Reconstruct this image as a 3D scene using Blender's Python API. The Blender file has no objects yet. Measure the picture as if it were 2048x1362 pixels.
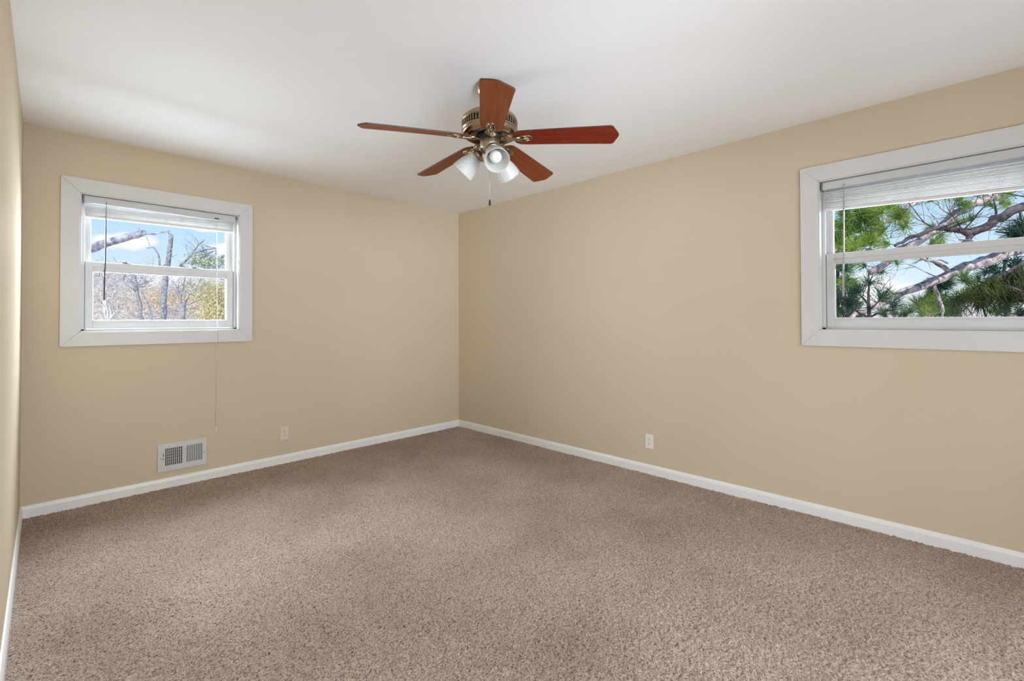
import bpy, bmesh, math, random
import numpy as np
from mathutils import Vector, Matrix, Euler

S = bpy.context.scene
COL = S.collection
PI = math.pi

# ------------------------------------------------------------------ camera
W_PX, H_PX = 2048, 1362
CAM = Vector((-3.33435, -4.13664, 1.20891))
YAW, PITCH, ROLL = 0.776793, 0.0112885, -0.0031013
FPX, V0 = 918.4988, 630.322
_F = Vector((math.cos(YAW)*math.cos(PITCH), math.sin(YAW)*math.cos(PITCH), math.sin(PITCH)))
_R0 = Vector((math.sin(YAW), -math.cos(YAW), 0))
_U0 = _R0.cross(_F)
_R = _R0*math.cos(ROLL) + _U0*math.sin(ROLL)
_U = _U0*math.cos(ROLL) - _R0*math.sin(ROLL)
cam_d = bpy.data.cameras.new('camera')
cam_d.sensor_fit = 'HORIZONTAL'; cam_d.sensor_width = 36.0
cam_d.lens = 36.0*FPX/W_PX
cam_d.shift_y = -((H_PX/2) - V0)/W_PX
cam_d.clip_start = 0.02; cam_d.clip_end = 500
cam_o = bpy.data.objects.new('camera', cam_d); COL.objects.link(cam_o)
M3 = Matrix((_R, _U, -_F)).transposed()
cam_o.matrix_world = Matrix.Translation(CAM) @ M3.to_4x4()
S.camera = cam_o

def at(px, py, t):
    """point in the place seen at photo pixel (px, py), t metres ahead of the camera"""
    return CAM + (_F + _R*((px-1024)/FPX) + _U*((V0-py)/FPX))*t

# ------------------------------------------------------------------ view / render look
vs = S.view_settings
S.display_settings.display_device = 'sRGB'
vs.view_transform = 'Standard'; vs.look = 'None'; vs.gamma = 1.0
vs.use_curve_mapping = False
vs.exposure = 0.0
cy = S.cycles
cy.use_denoising = True
cy.max_bounces = 12; cy.diffuse_bounces = 8; cy.glossy_bounces = 4
cy.transmission_bounces = 8; cy.transparent_max_bounces = 16
cy.sample_clamp_indirect = 6.0
cy.caustics_reflective = False; cy.caustics_refractive = False

# ------------------------------------------------------------------ sky
world = bpy.data.worlds.new('sky'); S.world = world
world.use_nodes = True
nt = world.node_tree; nt.nodes.clear()
def N(tree, kind, **kw):
    n = tree.nodes.new(kind)
    for k, v in kw.items(): setattr(n, k, v)
    return n
out = N(nt, 'ShaderNodeOutputWorld'); bg = N(nt, 'ShaderNodeBackground')
tc = N(nt, 'ShaderNodeTexCoord'); sep = N(nt, 'ShaderNodeSeparateXYZ')
nt.links.new(tc.outputs['Generated'], sep.inputs[0])
grad = N(nt, 'ShaderNodeValToRGB')
e = grad.color_ramp.elements
e[0].position = 0.0; e[0].color = (0.93, 0.94, 0.93, 1)
e[1].position = 0.6; e[1].color = (0.26, 0.48, 0.83, 1)
x = e.new(0.09); x.color = (0.66, 0.83, 0.97, 1)
x = e.new(0.22); x.color = (0.43, 0.68, 0.95, 1)
nt.links.new(sep.outputs['Z'], grad.inputs[0])
cl = N(nt, 'ShaderNodeTexNoise'); cl.inputs['Scale'].default_value = 9.0
cl.inputs['Detail'].default_value = 8; cl.inputs['Roughness'].default_value = 0.58
mp = N(nt, 'ShaderNodeMapping'); mp.inputs['Scale'].default_value = (1.0, 1.0, 1.9)
nt.links.new(tc.outputs['Generated'], mp.inputs[0]); nt.links.new(mp.outputs[0], cl.inputs['Vector'])
# cumulus banks, each a direction on the sky dome (azimuth from +x, elevation, half width), plus scattered ones
banks = [(84.6, 11.4, 2.9), (84.2, 7.7, 2.6), (78.2, 10.0, 2.2), (75.6, 7.4, 2.4), (70.0, 12.0, 5.0),
         (-1.5, 14.5, 1.8), (8.0, 3.0, 5.0), (20.0, 10.0, 7.0), (-20.0, 9.0, 8.0), (110.0, 14.0, 9.0), (140.0, 20.0, 11.0), (50.0, 16.0, 9.0), (-60.0, 20.0, 11.0)]
acc_ = None
for az, el, hw in banks:
    a_, e_ = math.radians(az), math.radians(el)
    c_ = (math.cos(a_)*math.cos(e_), math.sin(a_)*math.cos(e_), math.sin(e_))
    sb = N(nt, 'ShaderNodeVectorMath', operation='SUBTRACT'); sb.inputs[1].default_value = c_
    nt.links.new(tc.outputs['Generated'], sb.inputs[0])
    sc_ = N(nt, 'ShaderNodeVectorMath', operation='MULTIPLY'); sc_.inputs[1].default_value = (1, 1, 2.6)
    nt.links.new(sb.outputs[0], sc_.inputs[0])
    ln_ = N(nt, 'ShaderNodeVectorMath', operation='LENGTH'); nt.links.new(sc_.outputs[0], ln_.inputs[0])
    mr = N(nt, 'ShaderNodeMapRange'); mr.inputs['From Min'].default_value = 0.0; mr.inputs['From Max'].default_value = math.radians(hw)*1.35
    mr.inputs['To Min'].default_value = 1.0; mr.inputs['To Max'].default_value = 0.0
    nt.links.new(ln_.outputs['Value'], mr.inputs['Value'])
    if acc_ is None: acc_ = mr.outputs[0]
    else:
        mxm = N(nt, 'ShaderNodeMath', operation='MAXIMUM'); nt.links.new(acc_, mxm.inputs[0]); nt.links.new(mr.outputs[0], mxm.inputs[1]); acc_ = mxm.outputs[0]
sm = N(nt, 'ShaderNodeMath', operation='MULTIPLY_ADD'); sm.inputs[1].default_value = 0.70
nt.links.new(acc_, sm.inputs[0]); nt.links.new(cl.outputs[0], sm.inputs[2])
cr = N(nt, 'ShaderNodeValToRGB')
cr.color_ramp.elements[0].position = 0.70; cr.color_ramp.elements[0].color = (0, 0, 0, 1)
cr.color_ramp.elements[1].position = 0.86; cr.color_ramp.elements[1].color = (1, 1, 1, 1)
nt.links.new(sm.outputs[0], cr.inputs[0])
mx = N(nt, 'ShaderNodeMixRGB'); mx.inputs[2].default_value = (0.98, 0.98, 1.0, 1)
nt.links.new(cr.outputs[0], mx.inputs[0]); nt.links.new(grad.outputs[0], mx.inputs[1])
nt.links.new(mx.outputs[0], bg.inputs[0]); bg.inputs[1].default_value = 1.06
nt.links.new(bg.outputs[0], out.inputs[0])

# ------------------------------------------------------------------ lights
HALL = 3.4                                # depth of the unseen hall added for fill light
LX, YB, HC = -3.435, -4.80, 2.44          # west wall, south wall, ceiling height
def area(name, loc, direction, sx, sy, power, color):
    d = bpy.data.lights.new(name, 'AREA'); d.shape = 'RECTANGLE'
    d.size = sx; d.size_y = sy; d.energy = power; d.color = color
    o = bpy.data.objects.new(name, d); COL.objects.link(o)
    o.location = loc
    o.rotation_euler = Vector(direction).to_track_quat('-Z', 'Y').to_euler()
    return o
sun_d = bpy.data.lights.new('sun', 'SUN'); sun_d.energy = 4.4; sun_d.angle = 0.01
sun_d.color = (1.0, 0.95, 0.86)
sun_o = bpy.data.objects.new('sun', sun_d); COL.objects.link(sun_o)
sun_o.rotation_euler = Vector((0.50, 0.62, -0.62)).to_track_quat('-Z', 'Y').to_euler()
sun_o.location = (-10, -12, 14)
DAY = (0.77, 0.87, 1.0)
area('sky_light_north', (-2.71, 0.50, 1.86), (0, -1, -0.62), 1.10, 0.70, 180, DAY)
area('ground_light_north', (-2.71, 0.50, 1.20), (0, -1, 0.60), 1.10, 0.70, 28, DAY)
area('sky_light_east', (0.50, -3.97, 1.86), (-1, 0, -0.62), 1.10, 0.70, 26, DAY)
area('fill_lamp_far', (-2.0, YB-HALL+0.25, 1.70), (0.05, 1, 0), 2.8, 1.0, 143, DAY)  # main fill lamp, added deep in the unseen hall
area('fill_lamp_near', (-2.35, YB-0.15, 0.70), (0.75, 0.8, 0.40), 1.6, 0.9, 27, DAY)  # added fill lamp set in the opening, lifts ceiling and east wall
beam = area('fill_beam_low', (-2.7, YB-0.2, 1.65), (2.6, 4.6, -0.25), 0.8, 0.8, 2.4, DAY)  # added narrow fill beam for the far corner, no window behind it
beam.data.spread = math.radians(52)
beam = area('fill_beam_high', (-2.7, YB-0.2, 1.25), (2.3, 4.2, 1.10), 0.8, 0.8, 6.4, DAY)  # another added fill beam, tilted up to brighten the far ceiling
beam.data.spread = math.radians(55)

# ------------------------------------------------------------------ materials
def lk(t, a, b): t.links.new(a, b)
def mat(name, color, rough=0.6, color2=None, nscale=8.0, ndetail=3, bump=0.0, bscale=60.0,
        metal=0.0, spec=0.5, sheen=0.0, aniso_scale=None, ramp=(0.35, 0.65), coat=0.0):
    m = bpy.data.materials.new(name); m.use_nodes = True
    t = m.node_tree; t.nodes.clear()
    o = N(t, 'ShaderNodeOutputMaterial'); p = N(t, 'ShaderNodeBsdfPrincipled')
    lk(t, p.outputs[0], o.inputs[0])
    p.inputs['Base Color'].default_value = (*color, 1)
    p.inputs['Roughness'].default_value = rough
    p.inputs['Metallic'].default_value = metal
    p.inputs['Specular IOR Level'].default_value = spec
    p.inputs['Sheen Weight'].default_value = sheen
    p.inputs['Coat Weight'].default_value = coat
    tcn = N(t, 'ShaderNodeTexCoord'); vec = tcn.outputs['Object']
    if aniso_scale:
        mpn = N(t, 'ShaderNodeMapping'); mpn.inputs['Scale'].default_value = aniso_scale
        lk(t, vec, mpn.inputs[0]); vec = mpn.outputs[0]
    if color2 is not None:
        n = N(t, 'ShaderNodeTexNoise'); n.inputs['Scale'].default_value = nscale
        n.inputs['Detail'].default_value = ndetail
        lk(t, vec, n.inputs['Vector'])
        r = N(t, 'ShaderNodeValToRGB')
        r.color_ramp.elements[0].position = ramp[0]; r.color_ramp.elements[0].color = (*color, 1)
        r.color_ramp.elements[1].position = ramp[1]; r.color_ramp.elements[1].color = (*color2, 1)
        lk(t, n.outputs[0], r.inputs[0]); lk(t, r.outputs[0], p.inputs['Base Color'])
    if bump > 0:
        b = N(t, 'ShaderNodeBump'); b.inputs['Strength'].default_value = bump
        b.inputs['Distance'].default_value = 0.004
        n2 = N(t, 'ShaderNodeTexNoise'); n2.inputs['Scale'].default_value = bscale
        n2.inputs['Detail'].default_value = 4
        lk(t, tcn.outputs['Object'], n2.inputs['Vector'])
        lk(t, n2.outputs[0], b.inputs['Height']); lk(t, b.outputs[0], p.inputs['Normal'])
    m['bsdf'] = p.name
    return m
def bsdf(m): return m.node_tree.nodes[m['bsdf']]

M = {}
M['wall'] = mat('tan_wall_paint', (0.590, 0.500, 0.362), 0.42, (0.604, 0.513, 0.373), 1.4, 3, 0.06, 160, spec=0.0)
M['ceiling'] = mat('ceiling_paint', (0.87, 0.87, 0.87), 0.75, (0.90, 0.90, 0.90), 0.9, 4, 0.08, 120, spec=0.2)
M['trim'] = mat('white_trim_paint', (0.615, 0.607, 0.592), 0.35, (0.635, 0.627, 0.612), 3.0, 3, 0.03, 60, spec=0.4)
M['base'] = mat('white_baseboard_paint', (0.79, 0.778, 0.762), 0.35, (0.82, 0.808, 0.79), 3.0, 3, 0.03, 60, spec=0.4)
M['vinyl'] = mat('white_vinyl', (0.60, 0.598, 0.592), 0.3, (0.62, 0.618, 0.612), 5, 2, spec=0.4)
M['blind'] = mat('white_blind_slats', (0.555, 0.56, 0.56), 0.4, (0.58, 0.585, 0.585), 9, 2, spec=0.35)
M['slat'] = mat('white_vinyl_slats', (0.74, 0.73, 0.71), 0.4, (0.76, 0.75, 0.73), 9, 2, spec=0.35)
M['brass'] = mat('antique_brass', (0.33, 0.245, 0.165), 0.28, (0.41, 0.315, 0.215), 14, 3, metal=1.0)
M['brass_satin'] = mat('brushed_brass', (0.44, 0.37, 0.27), 0.42, (0.50, 0.425, 0.315), 14, 3, metal=1.0)
M['dark_brass'] = mat('dark_bronze', (0.10, 0.06, 0.035), 0.35, (0.14, 0.09, 0.05), 20, 2, metal=0.9)
M['black'] = mat('black_metal', (0.012, 0.012, 0.015), 0.35, (0.02, 0.02, 0.024), 20, 2, spec=0.5)
M['vent_paint'] = mat('white_vent_enamel', (0.58, 0.58, 0.575), 0.4, (0.60, 0.60, 0.595), 12, 3)
M['vent_dark'] = mat('dark_duct', (0.016, 0.016, 0.016), 0.8, (0.03, 0.028, 0.028), 20, 3)
M['almond'] = mat('almond_plastic', (0.68, 0.58, 0.46), 0.35, (0.70, 0.60, 0.48), 12, 2)
M['white_plastic'] = mat('white_plastic', (0.78, 0.73, 0.67), 0.35, (0.80, 0.75, 0.69), 12, 2)
M['slot'] = mat('outlet_slot', (0.06, 0.05, 0.04), 0.7, (0.08, 0.065, 0.05), 12, 2)
M['cord'] = mat('white_cord', (0.78, 0.77, 0.74), 0.7, (0.72, 0.71, 0.68), 60, 2)
M['steel'] = mat('screw_steel', (0.5, 0.5, 0.5), 0.35, (0.42, 0.42, 0.42), 30, 2, metal=1.0)
M['grey_metal'] = mat('grey_lock_metal', (0.16, 0.18, 0.22), 0.4, (0.22, 0.24, 0.28), 30, 2, metal=0.3)
M['gasket'] = mat('dark_tab', (0.06, 0.06, 0.06), 0.6, (0.09, 0.09, 0.09), 30, 2)

def satin(m, fac, rough):
    """a faint even satin sheen over a matte paint"""
    t = m.node_tree; p = bsdf(m); o = [n for n in t.nodes if n.type == 'OUTPUT_MATERIAL'][0]
    g = N(t, 'ShaderNodeBsdfGlossy'); g.inputs['Roughness'].default_value = rough
    ms = N(t, 'ShaderNodeMixShader'); ms.inputs[0].default_value = fac
    lk(t, p.outputs[0], ms.inputs[1]); lk(t, g.outputs[0], ms.inputs[2]); lk(t, ms.outputs[0], o.inputs[0])
satin(M['wall'], 0.006, 0.36)

# carpet: twisted fibres of several browns
m = bpy.data.materials.new('brown_frieze_carpet'); m.use_nodes = True; t = m.node_tree; t.nodes.clear()
o = N(t, 'ShaderNodeOutputMaterial'); p = N(t, 'ShaderNodeBsdfPrincipled'); lk(t, p.outputs[0], o.inputs[0])
tcn = N(t, 'ShaderNodeTexCoord')
n1 = N(t, 'ShaderNodeTexNoise'); n1.inputs['Scale'].default_value = 165; n1.inputs['Detail'].default_value = 3
n1.inputs['Roughness'].default_value = 0.7
lk(t, tcn.outputs['Object'], n1.inputs['Vector'])
r1 = N(t, 'ShaderNodeValToRGB'); cre = r1.color_ramp.elements
cre[0].position = 0.34; cre[0].color = (0.060, 0.034, 0.021, 1)
cre[1].position = 0.63; cre[1].color = (0.61, 0.482, 0.383, 1)
cx_ = cre.new(0.46); cx_.color = (0.375, 0.275, 0.203, 1)
lk(t, n1.outputs[0], r1.inputs[0])
n2 = N(t, 'ShaderNodeTexNoise'); n2.inputs['Scale'].default_value = 1.5; n2.inputs['Detail'].default_value = 5
lk(t, tcn.outputs['Object'], n2.inputs['Vector'])
r2 = N(t, 'ShaderNodeValToRGB')
r2.color_ramp.elements[0].position = 0.32; r2.color_ramp.elements[0].color = (0.74, 0.68, 0.63, 1)
r2.color_ramp.elements[1].position = 0.62; r2.color_ramp.elements[1].color = (1.0, 1.0, 1.0, 1)
lk(t, n2.outputs[0], r2.inputs[0])
mm = N(t, 'ShaderNodeMixRGB', blend_type='MULTIPLY'); mm.inputs[0].default_value = 1.0
lk(t, r1.outputs[0], mm.inputs[1]); lk(t, r2.outputs[0], mm.inputs[2])
lk(t, mm.outputs[0], p.inputs['Base Color'])
p.inputs['Roughness'].default_value = 0.9; p.inputs['Specular IOR Level'].default_value = 0.15
p.inputs['Sheen Weight'].default_value = 0.25; p.inputs['Sheen Roughness'].default_value = 0.5
bp = N(t, 'ShaderNodeBump'); bp.inputs['Strength'].default_value = 0.8; bp.inputs['Distance'].default_value = 0.006
n3 = N(t, 'ShaderNodeTexNoise'); n3.inputs['Scale'].default_value = 270; n3.inputs['Detail'].default_value = 3
lk(t, tcn.outputs['Object'], n3.inputs['Vector']); lk(t, n3.outputs[0], bp.inputs['Height'])
lk(t, bp.outputs[0], p.inputs['Normal'])
M['carpet'] = m

# window glass: clear with a faint reflection
m = bpy.data.materials.new('window_glass'); m.use_nodes = True; t = m.node_tree; t.nodes.clear()
o = N(t, 'ShaderNodeOutputMaterial'); ms = N(t, 'ShaderNodeMixShader')
tr = N(t, 'ShaderNodeBsdfTransparent'); gl = N(t, 'ShaderNodeBsdfGlossy'); fr = N(t, 'ShaderNodeFresnel')
fr.inputs[0].default_value = 1.25; gl.inputs['Roughness'].default_value = 0.02
tr.inputs[0].default_value = (0.98, 0.99, 0.99, 1)
fm = N(t, 'ShaderNodeMath', operation='MULTIPLY'); fm.inputs[1].default_value = 0.12
lk(t, fr.outputs[0], fm.inputs[0]); lk(t, fm.outputs[0], ms.inputs[0]); lk(t, tr.outputs[0], ms.inputs[1]); lk(t, gl.outputs[0], ms.inputs[2])
lk(t, ms.outputs[0], o.inputs[0]); M['glass'] = m

# frosted shade glass
m = bpy.data.materials.new('frosted_glass'); m.use_nodes = True; t = m.node_tree; t.nodes.clear()
o = N(t, 'ShaderNodeOutputMaterial'); ms = N(t, 'ShaderNodeMixShader'); ms.inputs[0].default_value = 0.55
p = N(t, 'ShaderNodeBsdfPrincipled'); p.inputs['Base Color'].default_value = (0.84, 0.84, 0.825, 1)
p.inputs['Roughness'].default_value = 0.3
tl = N(t, 'ShaderNodeBsdfTranslucent')
nz = N(t, 'ShaderNodeTexNoise'); nz.inputs['Scale'].default_value = 25
rz = N(t, 'ShaderNodeValToRGB'); rz.color_ramp.elements[0].color = (0.74, 0.74, 0.72, 1); rz.color_ramp.elements[1].color = (0.80, 0.80, 0.78, 1)
lk(t, nz.outputs[0], rz.inputs[0]); lk(t, rz.outputs[0], tl.inputs[0])
lk(t, p.outputs[0], ms.inputs[1]); lk(t, tl.outputs[0], ms.inputs[2]); lk(t, ms.outputs[0], o.inputs[0])
M['frosted'] = m
M['bulb'] = mat('frosted_bulb', (0.68, 0.68, 0.67), 0.25, (0.70, 0.70, 0.69), 12, 2)

# clear plastic wand
m = mat('clear_plastic_wand', (0.42, 0.42, 0.43), 0.15, (0.46, 0.46, 0.47), 20, 2)
bsdf(m).inputs['Transmission Weight'].default_value = 0.25
bsdf(m).inputs['IOR'].default_value = 1.49
M['wand'] = m
m = mat('backlit_plastic_wand', (0.045, 0.05, 0.065), 0.2, (0.06, 0.065, 0.08), 20, 2); M['wand_backlit'] = m  # clear wand whose dark look against the sky is put into its colour

# fan blade wood: long grain and small worn chips
def wood(name, c1, c2, c3):
    m = bpy.data.materials.new(name); m.use_nodes = True; t = m.node_tree; t.nodes.clear()
    o = N(t, 'ShaderNodeOutputMaterial'); p = N(t, 'ShaderNodeBsdfPrincipled'); lk(t, p.outputs[0], o.inputs[0])
    tcn = N(t, 'ShaderNodeTexCoord'); mpn = N(t, 'ShaderNodeMapping'); mpn.inputs['Scale'].default_value = (1.6, 26, 26)
    lk(t, tcn.outputs['Object'], mpn.inputs[0])
    n = N(t, 'ShaderNodeTexNoise'); n.inputs['Scale'].default_value = 2.2; n.inputs['Detail'].default_value = 6
    n.inputs['Distortion'].default_value = 0.6
    lk(t, mpn.outputs[0], n.inputs['Vector'])
    r = N(t, 'ShaderNodeValToRGB'); el = r.color_ramp.elements
    el[0].position = 0.3; el[0].color = (*c1, 1); el[1].position = 0.7; el[1].color = (*c2, 1)
    lk(t, n.outputs[0], r.inputs[0])
    c = N(t, 'ShaderNodeTexNoise'); c.inputs['Scale'].default_value = 75; c.inputs['Detail'].default_value = 3
    lk(t, tcn.outputs['Object'], c.inputs['Vector'])
    rc = N(t, 'ShaderNodeValToRGB'); rc.color_ramp.elements[0].position = 0.70; rc.color_ramp.elements[0].color = (0, 0, 0, 1)
    rc.color_ramp.elements[1].position = 0.76; rc.color_ramp.elements[1].color = (0.7, 0.7, 0.7, 1)
    lk(t, c.outputs[0], rc.inputs[0])
    mxn = N(t, 'ShaderNodeMixRGB'); mxn.inputs[2].default_value = (*c3, 1)
    lk(t, rc.outputs[0], mxn.inputs[0]); lk(t, r.outputs[0], mxn.inputs[1])
    lk(t, mxn.outputs[0], p.inputs['Base Color']); p.inputs['Roughness'].default_value = 0.42; p.inputs['Specular IOR Level'].default_value = 0.18
    return m
M['blade'] = wood('cherry_blade_wood', (0.165, 0.035, 0.005), (0.285, 0.068, 0.009), (0.55, 0.33, 0.14))
M['blade_red'] = wood('mahogany_blade_wood', (0.125, 0.012, 0.005), (0.205, 0.026, 0.009), (0.55, 0.30, 0.12))
M['blade_russet'] = wood('russet_blade_wood', (0.145, 0.028, 0.007), (0.245, 0.052, 0.012), (0.55, 0.30, 0.12))
M['blade_edge'] = mat('dark_blade_edge', (0.045, 0.016, 0.010), 0.5, (0.07, 0.025, 0.014), 40, 3)

# outdoors
def bark(name, a, b, sc=16): return mat(name, a, 0.9, b, sc, 5, 0.5, 40, spec=0.1)
M['bark_blue'] = bark('grey_mottled_bark', (0.17, 0.165, 0.235), (0.56, 0.52, 0.60))
M['bark_grey'] = bark('grey_bark', (0.15, 0.148, 0.175), (0.40, 0.39, 0.43))
M['bark_pale'] = bark('pale_far_bark', (0.42, 0.385, 0.385), (0.66, 0.62, 0.61))  # distance haze is put into this pale tone; the whitish near shrub shares it
M['bark_pine'] = bark('pale_pine_bark', (0.17, 0.125, 0.135), (0.66, 0.55, 0.56), 14)
M['bark_dark'] = bark('dark_pine_bark', (0.045, 0.038, 0.045), (0.15, 0.12, 0.13), 14)
def leaf(name, a, b, sc=3.0):
    m = mat(name, a, 0.55, b, sc, 3, spec=0.3)
    t = m.node_tree; p = bsdf(m); o = [n for n in t.nodes if n.type == 'OUTPUT_MATERIAL'][0]
    tl = N(t, 'ShaderNodeBsdfTranslucent'); ms = N(t, 'ShaderNodeMixShader'); ms.inputs[0].default_value = 0.35
    src = p.inputs['Base Color'].links[0].from_socket
    lk(t, src, tl.inputs[0]); lk(t, p.outputs[0], ms.inputs[1]); lk(t, tl.outputs[0], ms.inputs[2]); lk(t, ms.outputs[0], o.inputs[0])
    return m
M['needle_bright'] = leaf('bright_green_needles', (0.17, 0.34, 0.055), (0.50, 0.62, 0.17), 4)
M['needle_mid'] = leaf('green_needles', (0.06, 0.19, 0.055), (0.25, 0.42, 0.13), 4)
M['needle_dark'] = leaf('dark_green_needles', (0.014, 0.06, 0.045), (0.07, 0.17, 0.10), 4)
M['needle_olive'] = leaf('olive_needles', (0.035, 0.055, 0.015), (0.15, 0.18, 0.06), 4)
M['leaf_yellow'] = leaf('yellow_green_leaves', (0.66, 0.62, 0.30), (0.80, 0.70, 0.44), 1.2)
M['leaf_pale'] = leaf('pale_green_leaves', (0.50, 0.55, 0.38), (0.72, 0.74, 0.62), 1.2)
M['brush'] = leaf('autumn_brush', (0.58, 0.47, 0.45), (0.74, 0.63, 0.53), 0.35)
M['brush_orange'] = leaf('orange_autumn_leaves', (0.68, 0.45, 0.22), (0.80, 0.64, 0.44), 0.8)
M['hill'] = mat('leaf_littered_ground', (0.50, 0.455, 0.445), 0.95, (0.68, 0.64, 0.635), 0.25, 6, 0.3, 3, spec=0.05)

# ------------------------------------------------------------------ mesh helpers
def tag(o, label=None, cat=None, group=None, kind=None):
    if label: o['label'] = label
    if cat: o['category'] = cat
    if group: o['group'] = group
    if kind: o['kind'] = kind
    return o
def empty(name, loc=(0, 0, 0), rz=0.0):
    o = bpy.data.objects.new(name, None); COL.objects.link(o)
    o.empty_display_size = 0.1
    o.location = loc; o.rotation_euler = (0, 0, rz); return o

class MB:
    def __init__(self): self.bm = bmesh.new()
    def box(self, x0, x1, y0, y1, z0, z1, bev=0.0, mi=0):
        b = bmesh.new()
        vs_ = [b.verts.new((x, y, z)) for x in (x0, x1) for y in (y0, y1) for z in (z0, z1)]
        for q in ((0,1,3,2), (4,6,7,5), (0,4,5,1), (2,3,7,6), (0,2,6,4), (1,5,7,3)):
            b.faces.new([vs_[i] for i in q])
        b.normal_update()
        if bev > 0:
            bmesh.ops.bevel(b, geom=list(b.edges), offset=bev, segments=2, profile=0.6, affect='EDGES')
        self._merge(b, mi); return self
    def _merge(self, b, mi=0, mtx=None):
        if mtx is not None: bmesh.ops.transform(b, matrix=mtx, verts=b.verts)
        bmesh.ops.recalc_face_normals(b, faces=b.faces)
        for f in b.faces: f.material_index = mi
        me = bpy.data.meshes.new('tmp'); b.to_mesh(me); b.free()
        self.bm.from_mesh(me); bpy.data.meshes.remove(me)
    def tube(self, pts, rad, n=8, cap=True, mi=0, flat=1.0):
        """swept ring along a polyline, radius per point"""
        pts = [Vector(p) for p in pts]
        if not hasattr(rad, '__len__'): rad = [rad]*len(pts)
        rings = []; ref = None
        for i, p in enumerate(pts):
            d = (pts[min(i+1, len(pts)-1)] - pts[max(i-1, 0)]).normalized()
            if ref is None:
                ref = Vector((0, 0, 1)) if abs(d.z) < 0.9 else Vector((1, 0, 0))
            s = d.cross(ref).normalized(); u = s.cross(d).normalized(); ref = u
            rings.append([self.bm.verts.new(p + (s*math.cos(a) + u*math.sin(a)*flat)*rad[i]) for a in (2*PI*k/n for k in range(n))])
        for a, b in zip(rings, rings[1:]):
            for k in range(n):
                f = self.bm.faces.new((a[k], a[(k+1) % n], b[(k+1) % n], b[k])); f.material_index = mi; f.smooth = True
        if cap:
            for r, rev in ((rings[0], True), (rings[-1], False)):
                f = self.bm.faces.new(list(reversed(r)) if rev else r); f.material_index = mi
        return self
    def lathe(self, prof, n=32, mtx=None, mi=0, smooth=True, closed_ends=True):
        b = bmesh.new(); rings = []
        for r, z in prof:
            if r < 1e-6: rings.append([b.verts.new((0, 0, z))])
            else: rings.append([b.verts.new((r*math.cos(2*PI*k/n), r*math.sin(2*PI*k/n), z)) for k in range(n)])
        for a, c in zip(rings, rings[1:]):
            for k in range(n):
                k2 = (k+1) % n
                if len(a) == 1 and len(c) == 1: continue
                if len(a) == 1: b.faces.new((a[0], c[k2], c[k]))
                elif len(c) == 1: b.faces.new((a[k], a[k2], c[0]))
                else: b.faces.new((a[k], a[k2], c[k2], c[k]))
        for f in b.faces: f.smooth = smooth
        if mtx is not None: bmesh.ops.transform(b, matrix=mtx, verts=b.verts)
        bmesh.ops.recalc_face_normals(b, faces=b.faces)
        for f in b.faces: f.material_index = mi
        me = bpy.data.meshes.new('tmp'); b.to_mesh(me); b.free(); self.bm.from_mesh(me); bpy.data.meshes.remove(me)
        return self
    def prism(self, outline, z0, z1, mtx=None, bev=0.0, mi=0, side_mi=None):
        b = bmesh.new()
        lo = [b.verts.new((x, y, z0)) for x, y in outline]; hi = [b.verts.new((x, y, z1)) for x, y in outline]
        b.faces.new(list(reversed(lo))); b.faces.new(hi); k = len(outline)
        sides = [b.faces.new((lo[i], lo[(i+1) % k], hi[(i+1) % k], hi[i])) for i in range(k)]
        if bev > 0:
            b.normal_update(); bmesh.ops.bevel(b, geom=list(b.edges), offset=bev, segments=2, profile=0.6, affect='EDGES')
        self._merge(b, mi, mtx); return self
    def build(self, name, m, parent=None, smooth_angle=None):
        me = bpy.data.meshes.new(name); self.bm.to_mesh(me); self.bm.free()
        for mt in (m if isinstance(m, (list, tuple)) else [m]): me.materials.append(mt)
        o = bpy.data.objects.new(name, me); COL.objects.link(o)
        if parent is not None: o.parent = parent
        return o

def mesh_np(name, verts, faces, m, parent=None, smooth=True):
    """mesh from numpy arrays; faces is an (n, k) index array"""
    verts = np.asarray(verts, dtype=np.float32); faces = np.asarray(faces, dtype=np.int32)
    me = bpy.data.meshes.new(name); k = faces.shape[1]
    me.vertices.add(len(verts)); me.vertices.foreach_set('co', verts.ravel())
    me.loops.add(faces.size); me.loops.foreach_set('vertex_index', faces.ravel())
    me.polygons.add(len(faces)); me.polygons.foreach_set('loop_start', np.arange(0, faces.size, k, dtype=np.int32))
    me.polygons.foreach_set('loop_total', np.full(len(faces), k, dtype=np.int32))
    me.polygons.foreach_set('use_smooth', np.full(len(faces), smooth))
    me.update(calc_edges=True); me.validate()
    me.materials.append(m)
    o = bpy.data.objects.new(name, me); COL.objects.link(o)
    if parent is not None: o.parent = parent
    return o

# ------------------------------------------------------------------ room shell
TH = 0.14
def struct(o, label): return tag(o, label, kind='structure')
WIN_W, CAS = 1.115, 0.093
Z_OUT0, Z_OUT1 = 1.047, 2.151
Z_IN0, Z_IN1 = Z_OUT0 + CAS, Z_OUT1 - CAS
N_X0 = -3.268          # north window: casing starts here
E_Y0 = -3.414          # east window: casing starts here (runs to -y)

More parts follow.
